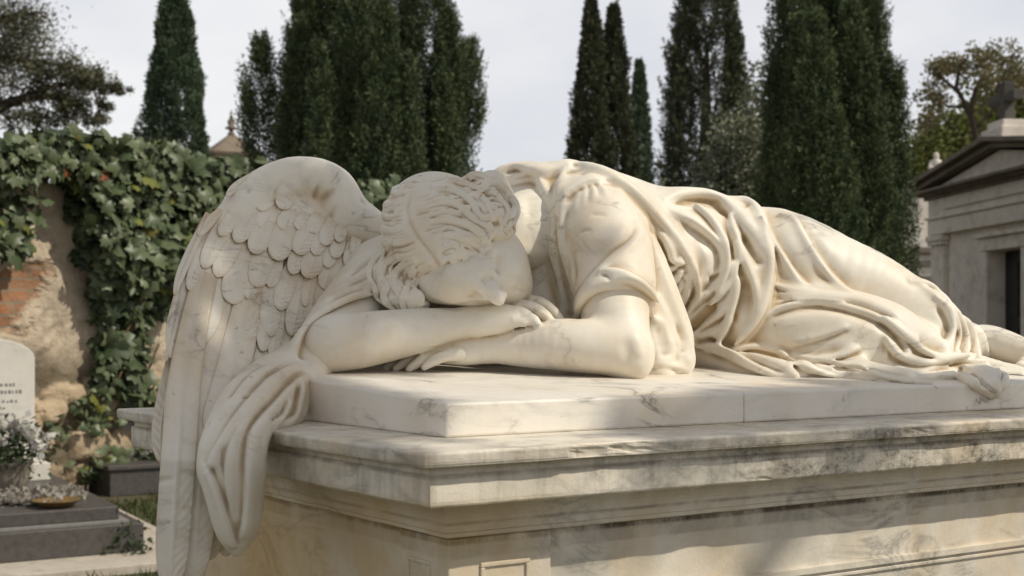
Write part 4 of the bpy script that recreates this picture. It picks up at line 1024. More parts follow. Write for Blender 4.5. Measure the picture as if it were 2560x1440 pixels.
def leaves(name, P, size, mat, parent, seed=0, up=.3, aspect=1.0, droop=None):
    """many small bent leaf faces at points P; each its own island"""
    g = np.random.default_rng(seed); n = len(P); P = np.asarray(P, float)
    a = g.normal(size=(n, 3)); a[:, 2] += up; a /= np.linalg.norm(a, axis=1)[:, None]
    if droop is not None: a = a*.45+np.asarray(droop)[None, :]*.55 if np.ndim(droop) == 1 else a*.45+droop*.55; a /= np.linalg.norm(a, axis=1)[:, None]
    b = np.cross(a, g.normal(size=(n, 3))); b /= np.linalg.norm(b, axis=1)[:, None]; c = np.cross(a, b)
    s = (np.asarray(size)*g.uniform(.65, 1.35, n))[:, None]
    w = s*.5*aspect
    v = np.stack([P, P+a*s*.5+b*w+c*s*.12, P+a*s, P+a*s*.5-b*w+c*s*.12], 1).reshape(-1, 3)
    f = np.arange(4*n).reshape(-1, 4)
    return link(name, mesh_np(name, v, f), mat, parent)
M_BARK = bark_mat('bark')
M_PLANE = leaf_mat('plane_leaf', (.05, .08, .02), (.07, .10, .025), (.10, .10, .03))
sd3 = np.array(SUN_DIR)
def shade_points(px_poly, dfun, n, t0, t1, g):
    pp = np.array(px_poly, float); lo, hi = pp.min(0), pp.max(0); out = []
    while len(out) < n:
        x, y = g.uniform(lo, hi); ins = False; j = len(pp)-1
        for i in range(len(pp)):
            if (pp[i, 1] > y) != (pp[j, 1] > y) and x < (pp[j, 0]-pp[i, 0])*(y-pp[i, 1])/(pp[j, 1]-pp[i, 1])+pp[i, 0]: ins = not ins
            j = i
        if ins: out.append(C3(x, y, dfun(x, y))+sd3*g.uniform(t0, t1))
    return np.array(out)
g = np.random.default_rng(3)
TREE = empty('plane_tree', (3.3, -1.6, 0), 'broad plane tree out of frame to the right whose boughs shade the wing', 'tree')
clumps = np.vstack([
    shade_points([(600, 400), (960, 500), (1000, 420), (1180, 420), (1290, 560), (1290, 700), (1240, 800), (1150, 860), (960, 920), (760, 930), (650, 900), (640, 840), (625, 700), (650, 600), (650, 480)], lambda x, y: wd(x, y)-.02 if x < 930 else 1.95, 1300, 4.4, 5.6, g),
    shade_points([(380, 960), (560, 950), (640, 930), (760, 900), (740, 960), (600, 1440), (380, 1440)], lambda x, y: wd(x, y), 1100, 4.4, 5.6, g),
    shade_points([(370, 720), (440, 590), (550, 460), (540, 560), (480, 640), (446, 760), (440, 900), (370, 920)], lambda x, y: wd(x, y), 300, 4.4, 5.6, g),
    shade_points([(1400, 1210), (1640, 1170), (2200, 1110), (2290, 1130), (2270, 1330), (2150, 1440), (1440, 1440), (1420, 1330)], lambda x, y: 1.45+(x-1200)*.0006, 800, 4.4, 5.2, g),
    shade_points([(1990, 1010), (2080, 970), (2200, 1000), (2150, 1060), (2000, 1060)], lambda x, y: 1.95, 60, 4.4, 5.2, g)])
leaves('crown', clumps+g.normal(scale=.02, size=clumps.shape), 0.058, M_PLANE, TREE, 5, aspect=1.1)
ex = np.vstack([np.array([4.6, -3.4, 5.6])+g.normal(size=(2200, 3))*np.array([.9, .8, .8])])
leaves('crown', ex, .12, M_PLANE, TREE, 6)
tb = MB(); tb.tube([(3.3, -1.6, 0), (3.35, -1.62, .6), (3.3, -1.55, 2.2), (3.4, -1.6, 3.8), (3.6, -1.9, 5.2)], [.26, .21, .17, .13, .07], 10)
for e in ([clumps[:1200].mean(0)], [clumps[1320:2300].mean(0)], [clumps[-150:].mean(0)], [np.array([4.6, -3.4, 5.8])]):
    e = e[0]; a = np.array([3.36, -1.58, 3.2]); tb.tube([a, (a+e)/2+np.array([0, 0, .35]), e], [.09, .055, .02], 7)
tb.build('trunk', M_BARK, TREE, True)
fix_parent(TREE)
# ------------------------------------------------------------------ ground
def ground_mat():
    n = NT('ground_earth')
    f = n.noise(1.3, 6, .65); f2 = n.noise(9, 5, .7); f3 = n.noise(60, 3, .6)
    c = n.mix(n.ramp(f, [(.40, 0), (.58, 1)]), (.16, .125, .085), (.055, .075, .025))
    c = n.mix(n.ramp(f2, [(.45, 0), (.7, .6)]), c, (.20, .165, .11)); c = n.mix(n.ramp(f3, [(.5, 0), (.75, .5)]), c, (.06, .05, .03))
    n.col(c).rough(.95, .2); n.bump(n.math('ADD', f2, f3), .8, .03); return n.m
gm = ground_mat()
S_ = 600
gr = poly('ground', [(-S_, -S_, 0), (S_, -S_, 0), (S_, S_, 0), (-S_, S_, 0)], [(0, 1, 2, 3)], gm); tag(gr, kind='structure')
def on_ground(px, py, z=0.0): d = (EYE-z)*F_PX/(py-HY); return np.array([(px-CX)/F_PX*d, d, z])
g = np.random.default_rng(11)
M_GRASS = leaf_mat('grass_blade', (.035, .060, .012), (.070, .095, .022), (.12, .11, .04), trans=.3, sc=3)
def grass(name, n, x0, x1, y0, y1, size, keep=None):
    P = np.stack([g.uniform(x0, x1, n), g.uniform(y0, y1, n), np.zeros(n)], 1)
    k = np.sin(P[:, 0]*3.1+1)+np.sin(P[:, 1]*2.7)+np.sin(P[:, 0]*7+P[:, 1]*5) > -.5
    if keep is not None: k &= keep(P)
    P = P[k]; m = len(P)
    a = np.stack([g.normal(0, .35, m), g.normal(0, .35, m), np.ones(m)], 1); h = size*g.uniform(.5, 1.3, m)[:, None]; a /= np.linalg.norm(a, axis=1)[:, None]
    w = np.stack([g.normal(size=m), g.normal(size=m), np.zeros(m)], 1); w /= np.linalg.norm(w, axis=1)[:, None]; w *= .10*h
    v = np.stack([P-w, P+w, P+a*h+np.stack([a[:, 0], a[:, 1], -.3*np.ones(m)], 1)*h*.3], 1).reshape(-1, 3)
    return link(name, mesh_np(name, v, np.arange(3*m).reshape(-1, 3)), M_GRASS)

# ------------------------------------------------------------------ old wall with ivy
WA, WD = np.array([-3.17, 8.0]), np.array([2.07, 3.06]); WD = WD/np.linalg.norm(WD); WN = np.array([WD[1], -WD[0]])     # WN looks at the camera
WH = 2.06
def wall_d(px):
    """depth where the column of a pixel meets the wall face"""
    r = (np.asarray(px, float)-CX)/F_PX           # WA+s*WD, x = r*y
    s = (r*WA[1]-WA[0])/(WD[0]-r*WD[1]); return WA[1]+s*WD[1]
def wall_mat():
    n = NT('old_plaster_wall')
    pl = n.mix(n.ramp(n.noise(2.2, 6, .65), [(.3, 0), (.7, 1)]), (.50, .405, .295), (.64, .54, .41))
    pl = n.mix(n.ramp(n.noise(14, 5, .7), [(.45, 0), (.75, .6)]), pl, (.20, .155, .11))
    vec = n.mapping((1, 1, 1), (R(90), 0, 0)); 
    sx = n.N('ShaderNodeSeparateXYZ'); n.L(n.co, sx.inputs[0]); cb = n.N('ShaderNodeCombineXYZ'); n.L(n.math('ADD', n.math('MULTIPLY', sx.outputs[0], WD[0]), n.math('MULTIPLY', sx.outputs[1], WD[1])), cb.inputs[0]); n.L(sx.outputs[2], cb.inputs[1])
    wv = n.N('ShaderNodeVectorMath'); wv.operation = 'ADD'
    ns = n.N('ShaderNodeTexNoise'); ns.inputs['Scale'].default_value = 3; n.L(n.co, ns.inputs['Vector'])
    vs = n.N('ShaderNodeVectorMath'); vs.operation = 'SCALE'; vs.inputs['Scale'].default_value = .06; n.L(ns.outputs['Color'], vs.inputs[0]); n.L(cb.outputs[0], wv.inputs[0]); n.L(vs.outputs[0], wv.inputs[1])
    br = n.N('ShaderNodeTexBrick'); n.L(wv.outputs[0], br.inputs['Vector']); br.inputs['Scale'].default_value = 1.0
    br.inputs['Brick Width'].default_value = .30; br.inputs['Row Height'].default_value = .075; br.inputs['Mortar Size'].default_value = .010
    br.inputs['Color1'].default_value = (.36, .165, .08, 1); br.inputs['Color2'].default_value = (.30, .155, .085, 1); br.inputs['Mortar'].default_value = (.26, .20, .14, 1)
    bc = n.mix(n.ramp(n.noise(20, 4), [(.4, 0), (.8, .6)]), br.outputs['Color'], (.34, .25, .16))
    mk = n.ramp(n.noise(1.15, 5, .6, n.mapping((1, 1, 1.6), loc=(0.3, 1.7, .9))), [(.535, 0), (.60, 1)])
    c = n.mix(mk, pl, bc)
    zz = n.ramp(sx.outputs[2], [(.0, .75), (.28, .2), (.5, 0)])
    
    a1 = n.N('ShaderNodeAttribute'); a1.attribute_name = 'stones'; a2 = n.N('ShaderNodeAttribute'); a2.attribute_name = 'gaps'
    c = n.mix(n.math('MULTIPLY', a1.outputs['Fac'], .85), c, n.mix(n.ramp(n.noise(5, 5, .7), [(.3, 0), (.7, 1)]), (.40, .29, .18), (.58, .46, .31)))
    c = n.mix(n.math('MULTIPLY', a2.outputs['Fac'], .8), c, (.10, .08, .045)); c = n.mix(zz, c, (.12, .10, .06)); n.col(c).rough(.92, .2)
    hgt = n.math('SUBTRACT', n.math('ADD', n.noise(18, 6, .7), n.math('MULTIPLY', n.noise(2, 4), 2.0)), n.math('MULTIPLY', mk, 1.2)); n.bump(hgt, .9, .03); return n.m
M_WALL = wall_mat()
wroot = empty('garden_wall', (WA[0], WA[1], 0), 'old plastered brick wall behind the graves, half hidden by ivy', 'wall')
nu, nz_ = 620, 110
us = np.linspace(-3.0, 7.5, nu); hh = WH-.03*np.sin(us*2.2)-.02*np.sin(us*5.1)
rg = np.random.default_rng(2); sc_ = []
for row, (z_, n_) in enumerate([(.10, 34), (.30, 30), (.50, 32), (.66, 26)]):
    for k in range(n_): sc_.append((-3+10.5*(k+rg.uniform(.2, .8))/n_, z_+rg.uniform(-.06, .06), rg.uniform(.10, .20), rg.uniform(.07, .13), rg.uniform(.5, 1)))
sc_ = np.array(sc_)
Ug, Zg = np.meshgrid(us, np.linspace(0, 1, nz_)); Zg = Zg*hh[None, :]
rel = .022*np.sin(Ug*3.1+Zg*2)+.018*np.sin(Ug*6.7-Zg*5.3)+.012*np.sin(Ug*13+Zg*11)+.006*np.sin(Ug*29+3*np.sin(Zg*9))*np.sin(Zg*31)
st = np.zeros_like(rel)
for (u_, z_, a_, b_, h_) in sc_:
    e = ((Ug-u_)/a_)**2+((Zg-z_)/b_)**2+.25*np.sin(Ug*23+z_*50)*np.sin(Zg*27); st = np.maximum(st, h_*.075*np.sqrt(np.clip(1-e*e, 0, 1)))
fade = np.clip((.86-Zg+.12*np.sin(Ug*2.3)+.06*np.sin(Ug*7))/.18, 0, 1)*np.clip((np.sin(Ug*1.9+1.1)+1.0)/.5, 0, 1)
rel = rel+fade*(st-.035)+.05*np.clip(.4-Zg, 0, 1)
q = WA[None, None, :]+WD[None, None, :]*Ug[..., None]+WN[None, None, :]*rel[..., None]
V_ = np.concatenate([np.concatenate([q, Zg[..., None]], 2).reshape(-1, 3), np.stack([WA[0]+WD[0]*us-WN[0]*.45, WA[1]+WD[1]*us-WN[1]*.45, hh], 1), np.stack([WA[0]+WD[0]*us-WN[0]*.45, WA[1]+WD[1]*us-WN[1]*.45, 0*us], 1)])
J, I_ = np.meshgrid(np.arange(nz_+1), np.arange(nu-1), indexing='ij'); a_ = (J*nu+I_).ravel(); F_ = np.stack([a_, a_+1, a_+nu+1, a_+nu], 1)
wo = link('masonry', mesh_np('masonry', V_, F_), M_WALL, wroot, True)
at = wo.data.attributes.new('stones', 'FLOAT', 'POINT'); sv = np.concatenate([np.where(st > .004, fade, fade*.0).ravel(), np.zeros(2*nu)]); at.data.foreach_set('value', sv.astype(np.float32))
at = wo.data.attributes.new('gaps', 'FLOAT', 'POINT'); sv = np.concatenate([(fade*np.clip(1-st/.02, 0, 1)).ravel(), np.zeros(2*nu)]); at.data.foreach_set('value', sv.astype(np.float32))
def rock(name, c, rad, mat, parent=None, seed=0, flat=.75):
    bm_ = np.random.default_rng(seed); import bmesh
    bm = bmesh.new(); bmesh.ops.create_icosphere(bm, subdivisions=3, radius=1)
    ph = bm_.uniform(0, 6, 9)
    for v in bm.verts:
        p = v.co; k = 1+.13*math.sin(2.3*p.x+ph[0]+1.7*p.y)+.12*math.sin(3.1*p.y+ph[1]-2*p.z)+.10*math.sin(2.9*p.z+ph[2]+2.2*p.x)+.05*math.sin(7*p.x+ph[3])*math.sin(6*p.y+ph[4])
        v.co = Vector((c[0]+p.x*k*rad[0], c[1]+p.y*k*rad[1], c[2]+p.z*k*rad[2]))
    me = bpy.data.meshes.new(name); bm.to_mesh(me); bm.free(); return link(name, me, mat, parent, True)
def stone_mat(name, a, b, sc=5, bumpd=.02, dirt=(.08, .07, .05), rough=.85, dv=.5):
    n = NT(name); c = n.mix(n.ramp(n.noise(sc, 6, .65), [(.3, 0), (.7, 1)]), a, b)
    c = n.mix(n.ramp(n.noise(sc*2.3, 6, .7), [(.48, 0), (.75, dv)]), c, dirt)
    n.col(c).rough(rough, .3); n.bump(n.noise(sc*7, 5, .7), .45, bumpd); return n.m
M_RUB = stone_mat('rubble_stone', (.33, .25, .155), (.42, .33, .22), 7)
fix_parent(wroot)
# ivy ------------------------------------------------------------
LEAF = np.array([(0, 0), (.30, -.10), (.50, .18), (.30, .34), (.38, .56), (.14, .60), (0, .86), (-.14, .60), (-.38, .56), (-.30, .34), (-.50, .18), (-.30, -.10)])
def ivy_leaves(name, P, size, mats, parent, nrm, seed=0, hang=.8, spread=.55):
    """lobed leaves as small fans: P points, nrm mean facing"""
    g = np.random.default_rng(seed); P = np.asarray(P); n = len(P)
    N_ = nrm[None, :]+g.normal(size=(n, 3))*spread; N_ /= np.linalg.norm(N_, axis=1)[:, None]
    D = np.array([0, 0, -1.0])[None, :]*hang+g.normal(size=(n, 3))*.45; D -= N_*(D*N_).sum(1)[:, None]; D /= np.linalg.norm(D, axis=1)[:, None]
    Sd = np.cross(D, N_); s = np.asarray(size)*np.clip(np.exp(g.normal(-.05, .34, n)), .4, 1.8)
    k = len(LEAF); V = np.zeros((n, k+1, 3))
    V[:, 0] = P+D*(s*.35)[:, None]+N_*(s*.10)[:, None]
    for i, (x, y) in enumerate(LEAF):
        V[:, i+1] = P+Sd*(s*x)[:, None]+D*(s*y)[:, None]-N_*(s*(.06+.25*x*x))[:, None]
    F = np.array([(0, 1+i, 1+(i+1) % k) for i in range(k)]); fs = (F[None]+(np.arange(n)*(k+1))[:, None, None]).reshape(-1, 3)
    me = mesh_np(name, V.reshape(-1, 3), fs); o = link(name, me, None, parent)
    for m in mats: me.materials.append(m)
    if len(mats) > 1:
        ch = g.random(n); mi = np.zeros(n, np.int32)
        for j, p in enumerate((.90, .965)): mi[ch > p] = min(j+1, len(mats)-1)
        me.polygons.foreach_set('material_index', np.repeat(mi, k))
    return o
M_IVY = leaf_mat('ivy_leaf', (.075, .105, .046), (.135, .165, .085), (.20, .23, .13), rough=.40, trans=.10, sc=2.5)
M_IVYD = leaf_mat('ivy_leaf_dark', (.035, .056, .024), (.06, .085, .036), (.09, .115, .045), rough=.55, trans=.05, sc=2)
M_IVYY = leaf_mat('ivy_leaf_yellow', (.13, .16, .03), (.20, .20, .04), (.16, .13, .03), trans=.2)
M_IVYR = leaf_mat('ivy_leaf_rust', (.28, .09, .03), (.22, .07, .025), (.30, .13, .05), trans=.2)
M_TWIG = bark_mat('ivy_twig', (.17, .11, .06), (.09, .06, .035))
def pip(pp, x, y):
    ins = False; j = len(pp)-1
    for i in range(len(pp)):
        if (pp[i][1] > y) != (pp[j][1] > y) and x < (pp[j][0]-pp[i][0])*(y-pp[i][1])/(pp[j][1]-pp[i][1])+pp[i][0]: ins = not ins
        j = i
    return ins
def in_poly(pp, n, g):
    pp = np.array(pp, float); lo, hi = pp.min(0), pp.max(0); out = []
    while len(out) < n:
        x, y = g.uniform(lo, hi)
        if pip(pp, x, y): out.append((x, y))
    return np.array(out)
g = np.random.default_rng(21)
IVY = empty('ivy', (WA[0], WA[1], 0), 'green ivy mantling the wall top and trailing down the plaster', 'ivy')
nrm3 = np.array([WN[0], WN[1], .45]); nrm3 /= np.linalg.norm(nrm3)
def wall_pts(q, off0, off1, g):
    o = g.uniform(off0, off1, len(q)); d = wall_d(q[:, 0]); P = np.array([C3(a, b, c) for (a, b), c in zip(q, d)])
    # step along the wall normal towards the camera
    return P+np.stack([WN[0]*o, WN[1]*o, 0*o], 1)
mass = [(-60, 360), (60, 330), (160, 330), (300, 350), (420, 385), (560, 400), (660, 415), (800, 440), (1000, 470), (1000, 520), (800, 640), (640, 690), (480, 660), (425, 660), (400, 740), (330, 690), (270, 720), (200, 640), (170, 560), (150, 450), (100, 415), (60, 440), (-60, 460)]
tail = [(200, 640), (420, 660), (400, 780), (340, 820), (330, 920), (300, 1000), (370, 1010), (330, 960), (250, 960), (215, 950), (240, 830), (225, 740)]
low = [(100, 1050), (200, 960), (320, 890), (420, 1000), (400, 1060), (300, 1040), (250, 1100), (180, 1060), (120, 1090)]
lef = [(-60, 480), (70, 480), (60, 560), (30, 640), (-60, 640)]
foot = [(130, 1150), (200, 1130), (330, 1100), (400, 1050), (420, 1130), (300, 1190), (200, 1215)]
P1 = wall_pts(in_poly(mass, 2100, g), .10, .34, g); P0 = wall_pts(in_poly(mass, 2000, g), .0, .14, g)
P2 = wall_pts(in_poly(tail, 420, g), .03, .18, g); P2b = wall_pts(in_poly(tail, 130, g), .0, .06, g)
P3 = wall_pts(in_poly(low, 150, g), .02, .16, g); P4 = wall_pts(in_poly(lef, 75, g), .04, .2, g); P5 = wall_pts(in_poly(foot, 70, g), .05, .30, g)
ivy_leaves('foliage', np.vstack([P0, P2b]), .108, [M_IVYD], IVY, nrm3, 1)
ivy_leaves('foliage', np.vstack([P1, P2, P4]), .102, [M_IVY, M_IVYD, M_IVYY], IVY, nrm3, 2)
ivy_leaves('foliage', np.vstack([P3, P5]), .07, [M_IVY, M_IVYY, M_IVYY], IVY, nrm3, 3)
# crest over the wall top
uu = g.uniform(-2.5, 8.5, 2600); top = WH+g.uniform(-.06, .16, 2600)+.05*np.sin(uu*3.3)+.04*np.sin(uu*7.7); of = g.uniform(-.45, .30, 2600)
Pt = np.stack([WA[0]+WD[0]*uu+WN[0]*of, WA[1]+WD[1]*uu+WN[1]*of, top-.25*np.maximum(of-.1, 0)], 1)
ivy_leaves('foliage', Pt[:2200], .098, [M_IVY, M_IVYY, M_IVYR], IVY, np.array([WN[0]*.6, WN[1]*.6, .75]), 4, .35, .6)
ivy_leaves('foliage', Pt[2200:]+np.array([0, 0, .02]), .09, [M_IVY, M_IVYR, M_IVYR], IVY, np.array([WN[0]*.5, WN[1]*.5, .8]), 7, .2, .7)
# hanging pale tendril and bare stems
for pts in ([(412, 480), (418, 540), (440, 590), (470, 620)], [(60, 400), (52, 450), (56, 520)], [(345, 560), (330, 640), (352, 700), (300, 800), (280, 900), (250, 960)], [(300, 480), (320, 620), (310, 760), (270, 850)], [(360, 860), (330, 930), (300, 1000)]):
    q = catmull(np.array(pts, float), 14); MB().tube(wall_pts(q, .14, .16, g), .008, 5).build('stem', M_TWIG, IVY, True)
q = catmull(np.array([(408, 470), (418, 530), (436, 585), (475, 622)], float), 46); q = q+g.normal(scale=7, size=q.shape)
ivy_leaves('foliage', wall_pts(q, .20, .30, g), .062, [leaf_mat('ivy_leaf_pale', (.16, .19, .07), (.22, .24, .10), None, trans=.2)], IVY, nrm3, 9)
fix_parent(IVY)

# ------------------------------------------------------------------ graves by the wall
M_GRAN = stone_mat('dark_granite', (.060, .054, .050), (.10, .09, .082), 30, .002, (.13, .12, .105), .45, .5)
M_CONC = stone_mat('pale_concrete', (.42, .37, .30), (.52, .47, .39), 6, .006, (.22, .18, .13))
M_WHITE = stone_mat('white_headstone', (.62, .58, .51), (.70, .67, .60), 4, .004, (.30, .28, .27), .6, .35)
M_INK = stone_mat('inscription_grey', (.20, .19, .18), (.26, .25, .23), 20, .001)
T1 = np.array([-1.85, 6.08])         # near right corner of the ledger
UG, VG = np.array([.86, .51]), np.array([-.51, .86])
def tp(u, v, z): q = T1+UG*u+VG*v; return np.array([q[0], q[1], z])
def tbox(mb, u0, u1, v0, v1, z0, z1): return mb.box(tp(u0, v0, z0), np.append(UG*(u1-u0), 0), np.append(VG*(v1-v0), 0), (0, 0, z1-z0))
GR = empty('granite_grave', tuple(tp(-.4, .7, 0)), 'dark granite ledger grave on a pale kerb with a white headstone behind', 'grave')
tbox(MB(), -.95, .34, -.42, 1.85, .0, .045).build('kerb', M_CONC, GR, bevel=.006)
tbox(MB(), -.87, .09, -.10, 1.6, .045, .178).build('plinth', M_GRAN, GR, bevel=.006)
tbox(MB(), -.82, .035, -.045, 1.55, .178, .188).build('joint', M_INK, GR)
tbox(MB(), -.85, .0, .0, 1.56, .188, .25).build('ledger', M_GRAN, GR, bevel=.006)
fix_parent(GR)
HS = empty('headstone', tuple(tp(-.40, 1.42, .25)), 'white round-topped headstone with worn inscription on a moulded base', 'headstone')
b = MB(); tbox(b, -.72, -.07, 1.24, 1.60, .25, .345); b.build('base', M_WHITE, HS, bevel=.005)
b = MB()
for ins, z0, z1 in ((.05, .345, .372), (.065, .372, .385), (.055, .385, .405), (.085, .405, .43)): tbox(b, -.72+ins, -.07-ins, 1.27+ins*.4, 1.57-ins*.4, z0, z1)
b.build('base_moulding', M_WHITE, HS, bevel=.006)
pr = [(-.245, 0), (.245, 0), (.245, .485)]+[(.245*math.cos(a), .485+.115*math.sin(a)) for a in np.linspace(0.08, math.pi-.08, 18)]+[(-.245, .485)]
b = MB(); b.prism(pr, tp(-.375, 1.36, .43), np.append(UG, 0), (0, 0, 1), np.append(VG*.11, 0)); b.build('tablet', M_WHITE, HS, bevel=.004)
r = random.Random(4)
for row, (zz, wd_, hgt) in enumerate([(.83, .05, .040), (.765, .26, .020), (.725, .36, .026), (.675, .30, .016), (.640, .20, .016), (.605, .26, .016)]):
    x = -wd_/2; b = MB()
    while x < wd_/2:
        l = r.uniform(.006, .016); h_ = hgt*r.uniform(.6, 1)
        b.box(tp(-.375+x, 1.3585, zz), np.append(UG*l, 0), np.append(VG*.004, 0), (0, 0, h_)); x += l+r.uniform(.006, .012)
    b.build('inscription_line', M_INK, HS)
fix_parent(HS)
# pot of white flowers
M_POT = stone_mat('stone_pot', (.20, .17, .13), (.27, .235, .19), 15, .003)
M_LEAFD = leaf_mat('flower_foliage', (.03, .055, .02), (.06, .09, .035))
M_PETAL = leaf_mat('white_petal', (.62, .60, .54), (.72, .70, .64), None, trans=.2)
pc = tp(-.34, .90, .25)
FP = empty('flower_pot', tuple(pc), 'stone pot of white flowers on the granite ledger before the headstone', 'flower pot')
MB().lathe(pc, [(.07, 0), (.085, .01), (.10, .07), (.105, .12), (.118, .135), (.118, .15), (.09, .15)], 18).build('pot', M_POT, FP, True)
fl = np.random.default_rng(8)
c = pc+np.array([0, 0, .21]); Pq = c+fl.normal(size=(900, 3))*np.array([.10, .10, .055]); leaves('foliage', Pq, .032, M_LEAFD, FP, 3, .5, .5)
for k in range(16):
    a = fl.normal(size=3)*np.array([.085, .085, .04])+np.array([0, -.02, .06]); ctr = c+a
    leaves('blossom', ctr+fl.normal(size=(34, 3))*.014, .036, M_PETAL, FP, 100+k, .5, .9)
fix_parent(FP)
# dried wreath and bronze bowl on the ledger
M_DRY = leaf_mat('dried_petal', (.36, .32, .26), (.50, .47, .42), (.25, .20, .14)); M_BRZ = stone_mat('tarnished_bronze', (.16, .10, .035), (.22, .14, .05), 30, .002, (.05, .04, .03), .4)
wc = tp(-.30, .42, .255); an = fl.uniform(0, 2*math.pi, 1500); rr = .17+fl.normal(size=1500)*.035
Pw = wc+np.stack([rr*np.cos(an), rr*np.sin(an)*1.0, np.abs(fl.normal(size=1500))*.014], 1)
WRE = empty('wreath', tuple(wc), 'flat wreath of dried pale flowers lying on the granite ledger', 'wreath'); leaves('dried_bloom', Pw, .030, M_DRY, WRE, 5, .8, .8)
b = MB(); b.tube([wc+np.array([.17*math.cos(a), .17*math.sin(a), .008]) for a in np.linspace(0, 2*math.pi, 30)], .012, 6); b.build('ring', M_TWIG, WRE, True); fix_parent(WRE)
bc_ = tp(-.26, .12, .25); tag(MB().lathe(bc_, [(.05, 0), (.08, .012), (.105, .034), (.112, .036), (.104, .030), (.075, .014), (.0, .008)], 24, cap=False).build('bronze_bowl', M_BRZ, None, True), 'shallow tarnished bronze bowl near the ledger edge', 'bowl')
# second grave nearer the wall
T2o = on_ground(275, 1243); 
def t2(u, v, z): q = T2o[:2]+U2*u+V2*v; return np.array([q[0], q[1], z])
def t2box(mb, u0, u1, v0, v1, z0, z1): return mb.box(t2(u0, v0, z0), np.append(U2*(u1-u0), 0), np.append(V2*(v1-v0), 0), (0, 0, z1-z0))
G2 = empty('low_grave', tuple(t2(.4, .4, 0)), 'low black granite grave beside the ivy, a grey slab standing on it', 'grave')
t2box(MB(), 0, 1.5, 0, .8, 0, .17).build('plinth', M_GRAN, G2, bevel=.006); t2box(MB(), -.02, 1.52, -.02, .82, .17, .20).build('coping', M_GRAN, G2, bevel=.005)
t2box(MB(), .08, .62, .55, .64, .20, .52).build('upright_slab', stone_mat('grey_slab', (.26, .25, .235), (.34, .33, .31), 5, .004), G2, bevel=.01)
fix_parent(G2)
pl = np.array([t2(.55+.25*math.cos(a)*q, .25+.12*math.sin(a)*q, .20+h) for a, q, h in zip(fl.uniform(0, 6.28, 260), fl.uniform(0, 1, 260), np.abs(fl.normal(size=260))*.06)])
ps = empty('grave_plant', tuple(t2(.55, .25, .2)), 'small scrubby plant growing on the low black grave', 'plant'); leaves('foliage', pl, .055, M_LEAFD, ps, 12, .6); fix_parent(ps)
wc2 = tp(.02, -.13, .045); wp = empty('weed', tuple(wc2), 'sprig of weed sprouting at the foot of the granite plinth', 'weed')
leaves('foliage', wc2+np.abs(fl.normal(size=(80, 3)))*np.array([.0, .0, .075])+fl.normal(size=(80, 3))*np.array([.06, .03, .004]), .026, M_LEAFD, wp, 13, .8); fix_parent(wp)
def keepg(P):
    q = P[:, :2]-T1; u = q@UG; v = q@VG; k1 = ~((u > -.97) & (u < .36) & (v > -.44) & (v < 1.87))
    q2 = P[:, :2]-T2o[:2]; k2 = ~((q2@U2 > -.03) & (q2@U2 < 1.55) & (q2@V2 > -.03) & (q2@V2 < .84))
    return k1 & k2 & (((P[:, :2]-WA)@WN) > .05)
gs = grass('grass', 26000, -3.6, .4, 3.9, 10.2, .055, keepg); tag(gs, 'short patchy grass between the graves', 'grass', kind='stuff')
# ------------------------------------------------------------------ cypresses and other trees
def cyp_mat(name, a, b, c, **k):
    m = leaf_mat(name, a, b, c, dark=.22, **k); nt = m.node_tree; ra = [x for x in nt.nodes if x.type == 'VALTORGB'][0]
    at = nt.nodes.new('ShaderNodeAttribute'); at.attribute_name = 'tint'; nt.links.new(at.outputs['Fac'], ra.inputs[0]); return m
M_CYP = cyp_mat('cypress_foliage', (.045, .070, .034), (.105, .140, .060), (.22, .24, .105), rough=.75, trans=.06, sc=.7)
M_CYP2 = cyp_mat('cypress_foliage_far', (.065, .10, .058), (.105, .15, .082), (.15, .195, .11), rough=.8, trans=.05, sc=.6)
M_CYP3 = cyp_mat('cypress_foliage_olive', (.052, .064, .038), (.10, .112, .058), (.17, .17, .085), rough=.8, trans=.06, sc=.8)
def frond_points(axis0, height, radius, prof, n_fr, g, flen, per, spread=.09, up=1.0, inner=.35, zlo=0.0):
    """upright sprays over a spire: returns leaf points and facing hints"""
    P = []; D = []; TI = []
    for k in range(n_fr):
        u = g.random()**.9*(1-zlo)+zlo; th = g.uniform(0, 2*math.pi); R_ = radius*prof(u)
        lump = 1+.14*math.sin(3*th+u*17)+.10*math.sin(5*th-u*29+1)
        rr = R_*lump*math.sqrt(g.uniform(inner, 1.0)); o = np.array([math.cos(th), math.sin(th), 0])
        base = axis0+np.array([0, 0, u*height])+o*rr
        fl = flen*g.uniform(.5, 1.3)*(.55+.45*prof(u)); dr = o*.35+np.array([0, 0, up]); dr /= np.linalg.norm(dr)
        t = g.random(per); w = spread*flen*(1-t*.75)
        P.append(base+dr[None]*(t*fl-.4*fl)[:, None]+g.normal(size=(per, 3))*w[:, None]); D.append(np.tile(dr+o*.5, (per, 1))); TI.append(np.clip(g.uniform(-.15, .55)+.5*t*g.uniform(.4, 1), 0, 1))
    return np.vstack(P), np.vstack(D), np.concatenate(TI)
def cyp_prof(u): return max(.03, min(1, .62+2.2*u)*(1-u**1.9)**.8)
def cone_prof(u): return max(.02, (1-u)**.72*min(1, .8+1.5*u))
